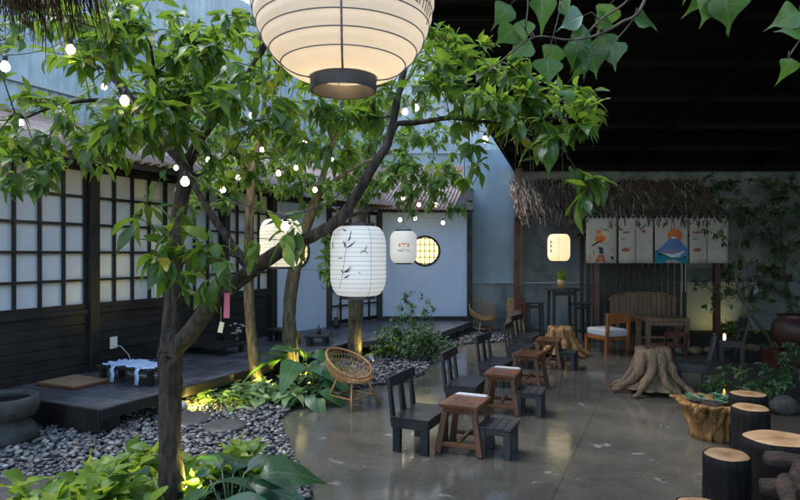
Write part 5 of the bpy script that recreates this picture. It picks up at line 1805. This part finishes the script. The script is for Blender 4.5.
bed2 = [(3.3, 5.6), (4.0, 7.4), (4.35, 9.0), (4.9, 11.0), (5.3, 12.6), (9.0, 12.6), (9.0, 3.0), (3.0, 3.4), (2.95, 4.6)]
b_ = MB(); b_.add([(x, y, .004) for x, y in bed2][::-1], [tuple(range(len(bed2)))])
tag(b_.build('side_bed', M['soil']), kind='structure')


def rock(loc, r, seed, mat, label, cat='rock', sq=.7, group=None, name='rock'):
    rr = random.Random(seed); m = MB(); n = 14; ph = [rr.random() * 6 for _ in range(6)]
    prof = []
    for i in range(9):
        t = math.pi * i / 8; prof.append((max(.001, math.sin(t) * r), -math.cos(t) * r * sq))
    m.lathe(prof, 20, (0, 0, r * sq * .8), lambda q, z, a, i: q * (1 + .12 * math.sin(2 * a + ph[0]) + .08 * math.sin(3 * a + ph[1] + z * 8) + .03 * math.sin(7 * a + ph[2] + z * 20)))
    return tag(m.build(name, mat, smooth=True, loc=loc), label, cat, group)


rock(Vector((3.82, 6.05, 0)), .12, 3, M['stone'], 'dark round boulder in the shrubs at the right edge', sq=.9)
for k in range(9):
    x = 4.45 + .3 * k * .9; y = 9.8 + .25 * k * .3
    rock(Vector((x * 1.0, 9.6 + k * .08, 0)), .1 + .03 * random.random(), 30 + k, M['root'] if k % 3 else M['stone'], ['low rock edging the side bed near the kiosk post'][0], group='rocks edging the side bed', sq=.6)


def shrub(name, label, c, rad, n, size, mat, temps, stems=14, seed=0, hfac=1.0, lpt=9, cat='shrub'):
    rr = random.Random(seed)
    root = empty(name, c, 0, label, cat)
    sk = Skel(); sk.limb([(0, 0, -.02), (0, 0, .08), (0.01, 0, .16)], [.02, .016, .012], sub=2)
    tg = []
    while len(tg) < n:
        a, b, d = rr.uniform(-1, 1), rr.uniform(-1, 1), rr.uniform(0, 1)
        if a * a + b * b + (d * 1.0) ** 2 > 1.05: continue
        tg.append((a * rad[0], b * rad[1], .1 + d * rad[2]))
    tips = sk.grow(tg, step=.12, wob=.012); sk.finish(tip=.0016, cap=.018)
    m = MB(); sk.mesh(m); m.build('stem', M['bark'], root, smooth=True)
    lv = Leaves(temps); leafy(sk, tips, lv, lpt, size, along=3, droop=.2); lv.build('foliage', mat, root)
    return root


shrub('garden_shrub', 'loose leafy green shrub in the gravel before the tea house', P(408, 348, 9.3) * 1, (.72, .5, .45), 120, .075, M['leaf_bush'], T_OV, seed=1)
bpy.context.view_layer.update()
sh_ = [o for o in COL.objects if o.name == 'garden_shrub'][0]; sh_.location.z = 0
shrub('tall_shrub', 'airy shrub with reddish tipped leaves reaching up before the white wall', Vector((.22, 9.9, 0)), (.5, .4, .98), 70, .075, M['leaf_bush'], T_OV, seed=2, lpt=8)
shrub('low_shrub', 'low bushy shrub at the right end of the gravel by the concrete', Vector((.42, 8.9, 0)), (.36, .3, .42), 55, .065, M['leaf_bush'], T_OV, seed=3)
shrub('dark_side_shrub', 'low dark green shrub behind the log stools', Vector((3.6, 6.4, 0)), (.4, .4, .32), 60, .07, M['leaf_bush'], T_OV, seed=4)
shrub('lit_wall_shrub', 'small green shrub under the warm wall light', Vector((6.45, 11.6, 0)), (.35, .3, .24), 50, .07, M['leaf_lime'], T_OV, seed=5)
shrub('corner_shrub', 'dark shrub at the right edge below the urn', Vector((4.4, 6.6, 0)), (.5, .5, .6), 80, .075, M['leaf_bush'], T_OV, seed=6)
# spindly tree in front of the mossy wall
tree2('spindly_tree', 'spindly bent young tree before the mossy wall on the right', None,
      [([Vector((5.6, 8.9, 0)), Vector((5.45, 9.0, .4)), Vector((5.25, 9.2, .8)), Vector((5.15, 9.3, 1.3)), Vector((5.3, 9.4, 1.9))], [.035, .03, .025, .02, .014])],
      [Vector((random.uniform(4.9, 6.6), random.uniform(9.0, 10.6), random.uniform(.6, 2.9))) for _ in range(110)], M['bark_pale'], M['leaf_bush'], .08, 9, T_OV, minfix=3, tip=.0018)
# climber on the wall
cl3 = empty('wall_creeper', (0, 0, 0), 0, 'dark creeper with hanging dry stems over the right part of the wall', 'plant')
sk = Skel(); sk.limb([(8.2, 12.5, 0), (8.0, 12.6, 1.2), (7.9, 12.6, 2.4)], [.03, .025, .02])
tips = sk.grow([Vector((random.uniform(6.3, 8.8), random.uniform(12.2, 12.62), random.uniform(.7, 3.25))) for _ in range(120)], step=.25); sk.finish(cap=.012)
m = MB(); sk.mesh(m)
for i in range(26):
    a = Vector((random.uniform(7.4, 8.9), 12.0, random.uniform(1.9, 2.4))); b = a + Vector((-random.uniform(.4, 1.1), random.uniform(-.2, .2), -random.uniform(.2, .6)))
    m.tube([a, a.lerp(b, .5) + Vector((0, 0, .06)), b], [.008, .006, .003], 4)
m.build('stem', M['twig'], cl3, smooth=True)
lv = Leaves(T_OV); leafy(sk, tips, lv, 11, .12, along=3); lv.build('foliage', M['leaf_bush'], cl3)


# ------------------------------------------------------------------ garden plants
def rosette(name, label, c, n, size, mat, temps, height=.35, seed=0, wide=1.0, lean=None, cat='plant', elr=(.25, 1.25), pr=.004):
    rr = random.Random(seed); st_ = random.getstate(); random.seed(seed)
    root = empty(name, c, 0, label, cat)
    lv = Leaves(temps); m = MB()
    for i in range(n):
        a = i * 2.4 + rr.uniform(-.3, .3); el_ = rr.uniform(*elr)
        h = height * rr.uniform(.6, 1.1)
        out = Vector((math.cos(a), math.sin(a), 0))
        b = out * .03
        k = b + out * (h * math.cos(el_) * .9) + Vector((0, 0, h * math.sin(el_) + .02))
        mid = b.lerp(k, .5) + Vector((0, 0, h * .12))
        m.tube([b, mid, k], [pr * 1.3, pr, pr * .8], 5)
        d = out * math.cos(el_ * .55) + Vector((0, 0, math.sin(el_ * .55) * .8 - .1))
        lv.put(k, d, size * rr.uniform(.75, 1.15), Vector((rr.gauss(0, .2), rr.gauss(0, .2), 1)) - out * .1, wide)
    m.build('stem', mat, root, smooth=True); lv.build('foliage', mat, root)
    random.setstate(st_)
    return root


def ground_cover(name, label, c, rad, n, size, mat, temps, seed=0, h=.2, wide=1.0):
    """one spreading plant: many short upright shoots with whorls"""
    rr = random.Random(seed); st_ = random.getstate(); random.seed(seed)
    root = empty(name, c, 0, label, 'plant'); lv = Leaves(temps); m = MB()
    for i in range(n):
        a = rr.random() * 6.28; q = math.sqrt(rr.random())
        x, y = math.cos(a) * rad[0] * q, math.sin(a) * rad[1] * q; hh = h * rr.uniform(.5, 1.15) * (1.15 - .5 * q)
        t = Vector((x + rr.gauss(0, .03), y + rr.gauss(0, .03), hh))
        m.tube([(x * .8, y * .8, 0), (x * .9, y * .9, hh * .5), t], [.005, .004, .003], 5)
        whorl(lv, t, Vector((rr.gauss(0, .25), rr.gauss(0, .25), 1)), 7, size, (.7, 1.5), .15, .1)
        whorl(lv, t * .7, Vector((rr.gauss(0, .25), rr.gauss(0, .25), 1)), 4, size * .9, (.9, 1.6), .15, .1)
    m.build('stem', mat, root, smooth=True); lv.build('foliage', mat, root)
    random.setstate(st_)
    return root


T_HOSTA = templates([.02, .17, .26, .27, .22, .13, .05, .006], 5, droop=(.2, .6), fold=(.15, .35))
ground_cover('variegated_plant', 'spreading pale variegated plant at the foot of the slim tree', G(255, 402), (.55, .42), 44, .15, M['leaf_cream'], T_HOSTA, 1, .2)
ground_cover('variegated_plant', 'pale leafy plant half behind the near rattan chair', G(325, 386), (.4, .3), 22, .14, M['leaf_cream'], T_HOSTA, 6, .22)
rosette('broadleaf_plant', 'tall dark plant with upright paddle leaves behind the variegated plant', G(300, 392), 15, .44, M['leaf_mid'], T_PA, .42, 2, 1.25, elr=(.85, 1.45), pr=.006)
rosette('broadleaf_plant', 'low dark plant with broad drooping leaves left of the near rattan chair', G(305, 403), 12, .32, M['leaf_mid'], T_PA, .2, 3, 1.1, elr=(.3, .9), pr=.006)
rosette('broadleaf_plant', 'single long blue green leaf plant at the left end of the variegated plant', G(228, 400), 4, .34, M['leaf_dark'], T_PA, .12, 13, 1.1, elr=(.3, .7), pr=.006)
ground_cover('yellow_fern', 'yellow lit low foliage between the two pale trunks', G(283, 373), (.16, .14), 7, .14, M['leaf_lime'], T_LA, 8, .28)
ground_cover('lime_plant', 'bright lime leafed plant spreading along the bottom left', Vector((-1.85, 3.55, 0)), (.62, .33), 46, .13, M['leaf_lime'], T_BR, 4, .27)
ground_cover('lime_plant', 'lime leafed plant behind the front tree lit by the ground spotlight', Vector((-1.12, 4.0, 0)), (.3, .24), 22, .13, M['leaf_lime'], T_BR, 5, .3)
ground_cover('lime_plant', 'lime leafed plant left of the front tree trunk beside the pebbles', Vector((-1.75, 4.1, 0)), (.24, .2), 14, .12, M['leaf_lime'], T_BR, 7, .26)
rosette('paddle_leaf_plant', 'large dark paddle leafed plant at the bottom beside the wet floor', Vector((-.98, 3.5, 0)), 17, .33, M['leaf_dark'], T_PA, .30, 5, 1.35, elr=(.7, 1.4), pr=.007)
rosette('paddle_leaf_plant', 'dark paddle leafed plant overlapping the front tree trunk', Vector((-1.22, 3.35, 0)), 9, .36, M['leaf_dark'], T_PA, .36, 15, 1.15, elr=(.5, 1.2), pr=.007)
rosette('paddle_leaf_plant', 'glossy dark leaves low in the bottom corner next to the concrete', Vector((-.74, 3.25, 0)), 14, .24, M['leaf_dark'], T_PA, .16, 16, 1.35, elr=(.3, 1.1), pr=.006)
ground_cover('grassy_plant', 'strappy leaved green clump by the deck edge', P(385, 350, 9.6) * 1, (.4, .3), 26, .26, M['leaf_lime'], T_LA, 18, .2)
for o in COL.objects:
    if o.name.startswith('grassy_plant'): o.location.z = 0

# ------------------------------------------------------------------ stone basin
sb = empty('stone_basin', Vector((-3.36, 5.12, 0)), 0, 'rough dark stone water basin on a round stone at the left edge', 'basin')
fnr = lambda q, z, a, i: q * (1 + .03 * math.sin(3 * a + z * 9) + .02 * math.sin(8 * a + 3 * z))
MB().lathe([(.001, 0), (.24, 0), (.27, .05), (.26, .12), (.2, .19), (.17, .22)], 40, (0, 0, 0), fnr).build('pedestal', M['stone'], sb, smooth=True)
MB().lathe([(.17, .2), (.25, .24), (.29, .31), (.29, .38), (.26, .405), (.22, .39), (.2, .34), (.001, .33)], 40, (0, 0, 0), fnr).build('bowl', M['stone'], sb, smooth=True)
MB().lathe([(.001, .375), (.215, .375)], 32).build('water', mat_flat('dark_water', (.01, .012, .012), .05), sb)
rock(Vector((-3.38, 5.0, .395)), .045, 77, M['stone'], 'small round stone resting on the basin rim', 'stone', .9, name='round_stone')

# ------------------------------------------------------------------ things on the deck
def deckp(px, py, z=.25): return G(px, py, z)


c = (deckp(41, 383, .27) + deckp(107, 381, .27) + deckp(70, 374, .27) + deckp(80, 389, .27)) / 4
mt = empty('floor_mat', (c.x, c.y, .2515), ANG, 'tan woven floor mat with brown edging on the deck', 'mat')
MB().box((0, 0, .014), (.46, .58, .028)).build('pad', M['mat_edge'], mt, bevel=.008)
MB().box((0, 0, .0305), (.43, .55, .004)).build('woven_top', M['mat_top'], mt)


def floor_table(loc, L, W_, h, label, rz=ANG):
    r = empty('floor_table', loc, rz, label, 'table', 'low black tables on the decks')
    MB().box((0, 0, h - .015), (L, W_, .03)).build('table_top', M['black_wood'], r, bevel=.003)
    for sx in (-1, 1):
        for sy in (-1, 1): MB().box((sx * (L / 2 - .06), sy * (W_ / 2 - .05), (h - .03) / 2), (.05, .05, h - .03)).build('leg', M['black_wood_z'], r)
    return r


c1 = Vector((-2.80, 6.42, .2515))
floor_table(c1, .36, .78, .175, 'low floor table on the near deck covered by a pale blue cloth', ANG)
# crumpled cloth
m = MB(); nx, ny = 26, 44; vs_ = []
rr = random.Random(2)
for j in range(ny + 1):
    for i in range(nx + 1):
        x = -.15 + .3 * i / nx + .02 * math.sin(j * .9); y = -.36 + .7 * j / ny + .02 * math.sin(i * 1.1)
        zz = .187 + .007 * math.sin(x * 60 + 9 * math.sin(y * 14)) * math.sin(y * 23) + .005 * math.sin(y * 67 + x * 45) + .014 * max(0, math.sin(y * 9 + 1)) * max(0, math.sin(x * 12))
        if x < -.178: zz -= (-.178 - x) * 2.2 * (1 + .6 * math.sin(y * 30))
        if abs(y) > .39: zz -= (abs(y) - .39) * 1.5
        vs_.append((x, y, zz))
m.add(vs_, [(j * (nx + 1) + i, j * (nx + 1) + i + 1, (j + 1) * (nx + 1) + i + 1, (j + 1) * (nx + 1) + i) for j in range(ny) for i in range(nx)])
cloth = empty('table_cloth', c1, ANG, 'crumpled pale blue cloth spread over the near floor table with ends hanging', 'cloth')
o = m.build('cloth_sheet', M['cloth_blue'], cloth, smooth=True); sd_ = o.modifiers.new('s', 'SOLIDIFY'); sd_.thickness = .003
for yy in (.11, -.24):
    mm = MB(); pts = [(-.13, yy, .186), (-.185, yy, .182), (-.205, yy + .005, .15), (-.2, yy - .004, .1), (-.205, yy + .004, .02)]
    vs_ = []
    for p in pts: vs_ += [(p[0], p[1] - .025, p[2]), (p[0] - .004, p[1] + .025, p[2])]
    mm.add(vs_, [(2 * i, 2 * i + 2, 2 * i + 3, 2 * i + 1) for i in range(4)]); o = mm.build('hanging_end', M['cloth_blue'], cloth, smooth=True)
    sd_ = o.modifiers.new('s', 'SOLIDIFY'); sd_.thickness = .003
floor_table(deckp(213, 352.5) + Vector((0, 0, .0015)), .5, .75, .13, 'low black floor table on the deck carrying a vase of white flowers', ANG)
floor_table(deckp(318, 344) + Vector((0, 0, .0015)), .36, .5, .15, 'small black floor table on the deck left of the bamboo lantern', 0)
floor_table(deckp(279, 341) + Vector((0, 0, .0015)), .3, .3, .19, 'small square black stand before the white panel', ANG)
fv = empty('flower_vase', deckp(237, 351.5) + Vector((0, 0, .1325)), 0, 'dark little vase with white flowers on the low black table', 'vase')
MB().lathe([(.001, 0), (.03, 0), (.04, .03), (.02, .07), (.024, .09)], 18).build('vase_body', M['metal_dark'], fv, smooth=True)
lv = Leaves(templates([.05, .3, .4, .3, .05], 3)); rr = random.Random(4); m = MB()
for i in range(16):
    t = Vector((rr.gauss(0, .06), rr.gauss(0, .06), rr.uniform(.1, .26)))
    m.tube([(0, 0, .07), t * .6 + Vector((0, 0, .03)), t], .0015, 4)
    for k in range(5):
        a = k * 1.257; lv.put(t, (math.cos(a), math.sin(a), .4), .028, (0, 0, 1))
lv.build('white_blooms', M['petal'], fv); m.build('stem', M['leaf_bush'], fv)
bo = MB().lathe([(.001, 0), (.028, 0), (.03, .06), (.012, .09), (.01, .13), (.001, .13)], 18).build('bottle', M['metal_dark'], smooth=True, loc=deckp(319, 344) + Vector((0, 0, .1525)))
tag(bo, 'small dark bottle on the small black floor table', 'bottle')
bo = MB().lathe([(.001, 0), (.04, 0), (.05, .08), (.03, .14), (.035, .16), (.001, .15)], 18).build('golden_jar', M['root_gold'], smooth=True, loc=deckp(298, 343) + Vector((0, 0, .002)))
tag(bo, 'small golden jar on the deck beside the leaning tree', 'jar')
# dry branch in front of the white panel
m = MB(); sk = Skel(); b0 = LB(split * .95, .25, .25)
sk.limb([b0, b0 + Vector((0.02, 0, .3))], [.01, .008]); rr = random.Random(3)
sk.grow([b0 + Vector((rr.uniform(-.5, .5), rr.uniform(-.1, .1), rr.uniform(.5, 1.15))) for _ in range(14)], step=.1); sk.finish(tip=.003, cap=.01); sk.mesh(m)
dbv = empty('dry_branch_vase', (0, 0, 0), 0, 'bare dry branches standing in a jar before the white panel', 'vase')
m.build('dry_branch', M['twig'], dbv)
MB().lathe([(.001, .252), (.05, .252), (.07, .33), (.04, .42), (.045, .45), (.001, .44)], 20, (b0.x, b0.y, 0)).build('jar', M['metal_dark'], dbv, smooth=True)

# wall outlet and cable
so = empty('wall_outlet', LA(.26, .045, .545), ANG, 'white double wall outlet with a cable plugged in on the black boarding', 'outlet')
MB().box((0, 0, 0), (.1, .014, .14)).build('plate', M['white_plastic'], so, bevel=.003)
MB().box((.01, -.02, -.03), (.03, .03, .03)).build('plug', M['white_plastic'], so)
m = MB(); m.tube([LA(.27, .075, .515), LA(.3, .12, .5), LA(.34, .2, .4), LA(.25, .35, .33), LA(.1, .45, .28), LA(0, .6, .256), LA(.02, .85, .256), LA(.15, .95, .256), LA(.25, .88, .256), LA(.2, .75, .256)], .005, 6)
tag(m.build('power_cable', M['rope'], smooth=True), 'thin pale power cable drooping from the wall outlet onto the deck', 'cable')


# ------------------------------------------------------------------ garden spotlights
def uplight(loc, target, energy, label, col=(1, .82, .16), spot=85, size=1.0, vis=True):
    r = empty('garden_spotlight', loc, 0, label, 'spotlight', 'small ground spotlights aimed up at trunks')
    d = (Vector(target) - Vector(loc)).normalized()
    rot = d.to_track_quat('Z', 'Y').to_matrix()
    m = MB(); n = 20; s = size
    for (ra, za), (rb_, zb) in zip([(.02, -.05), (.035, -.045), (.042, .02)], [(.035, -.045), (.042, .02), (.046, .04)]):
        vs_ = []
        for q, z_ in ((ra, za), (rb_, zb)):
            for i in range(n):
                a = 2 * math.pi * i / n; vs_.append(Vector((0, 0, .09 * s)) + rot @ Vector((math.cos(a) * q * s, math.sin(a) * q * s, z_ * s)))
        m.add(vs_, [(i, (i + 1) % n, n + (i + 1) % n, n + i) for i in range(n)])
    m.build('housing', M['plastic_grey'], r, smooth=True)
    MB().box((0, 0, .03 * s), (.02 * s, .05 * s, .06 * s)).build('spike', M['metal_dark'], r)
    m = MB(); m.add([Vector((0, 0, .09 * s)) + rot @ Vector((math.cos(2 * math.pi * i / n) * .038 * s, math.sin(2 * math.pi * i / n) * .038 * s, .025 * s)) for i in range(n)], [tuple(range(n))])
    m.build('lens', M['lamp_face'], r)
    lamp('SPOT', 'spot_beam', Vector(loc) + Vector((0, 0, .09 * s)) + d * .05 * s, energy, col, .03, target, spot)


q = Vector((-1.27, 3.72, 0))
uplight(q, q + Vector((-.08, .05, 1)), 14, 'grey ground spotlight glowing beside the front tree foot', (1, .86, .2), 120, 1.3)
uplight(Vector((-1.40, 6.72, 0)), (-1.66, 6.9, .3), 22, 'ground spotlight at the foot of the slim tree', (1, .76, .12), 80)
uplight(Vector((-1.12, 7.3, 0)), (-1.37, 7.5, .35), 24, 'ground spotlight at the foot of the leaning tree', (1, .76, .12), 80)
uplight(Vector((-.42, 8.82, 0)), (-.66, 9.0, .35), 4, 'ground spotlight at the stout trunk behind the bamboo lantern', (1, .8, .2), 60)
q = LA(-.35, 1.70); uplight(Vector((q.x, q.y, .0)), (q.x + .25, q.y + .5, .12), 14, 'ground spotlight hidden behind the front tree at the deck edge', (1, .74, .14), 140)
q = Vector((6.6, 12.05, 0)); uplight(q, (6.5, 12.7, .5), 2.2, 'ground spotlight washing the mossy wall beside the kiosk', (1, .78, .25), 110)

bpy.context.view_layer.update()
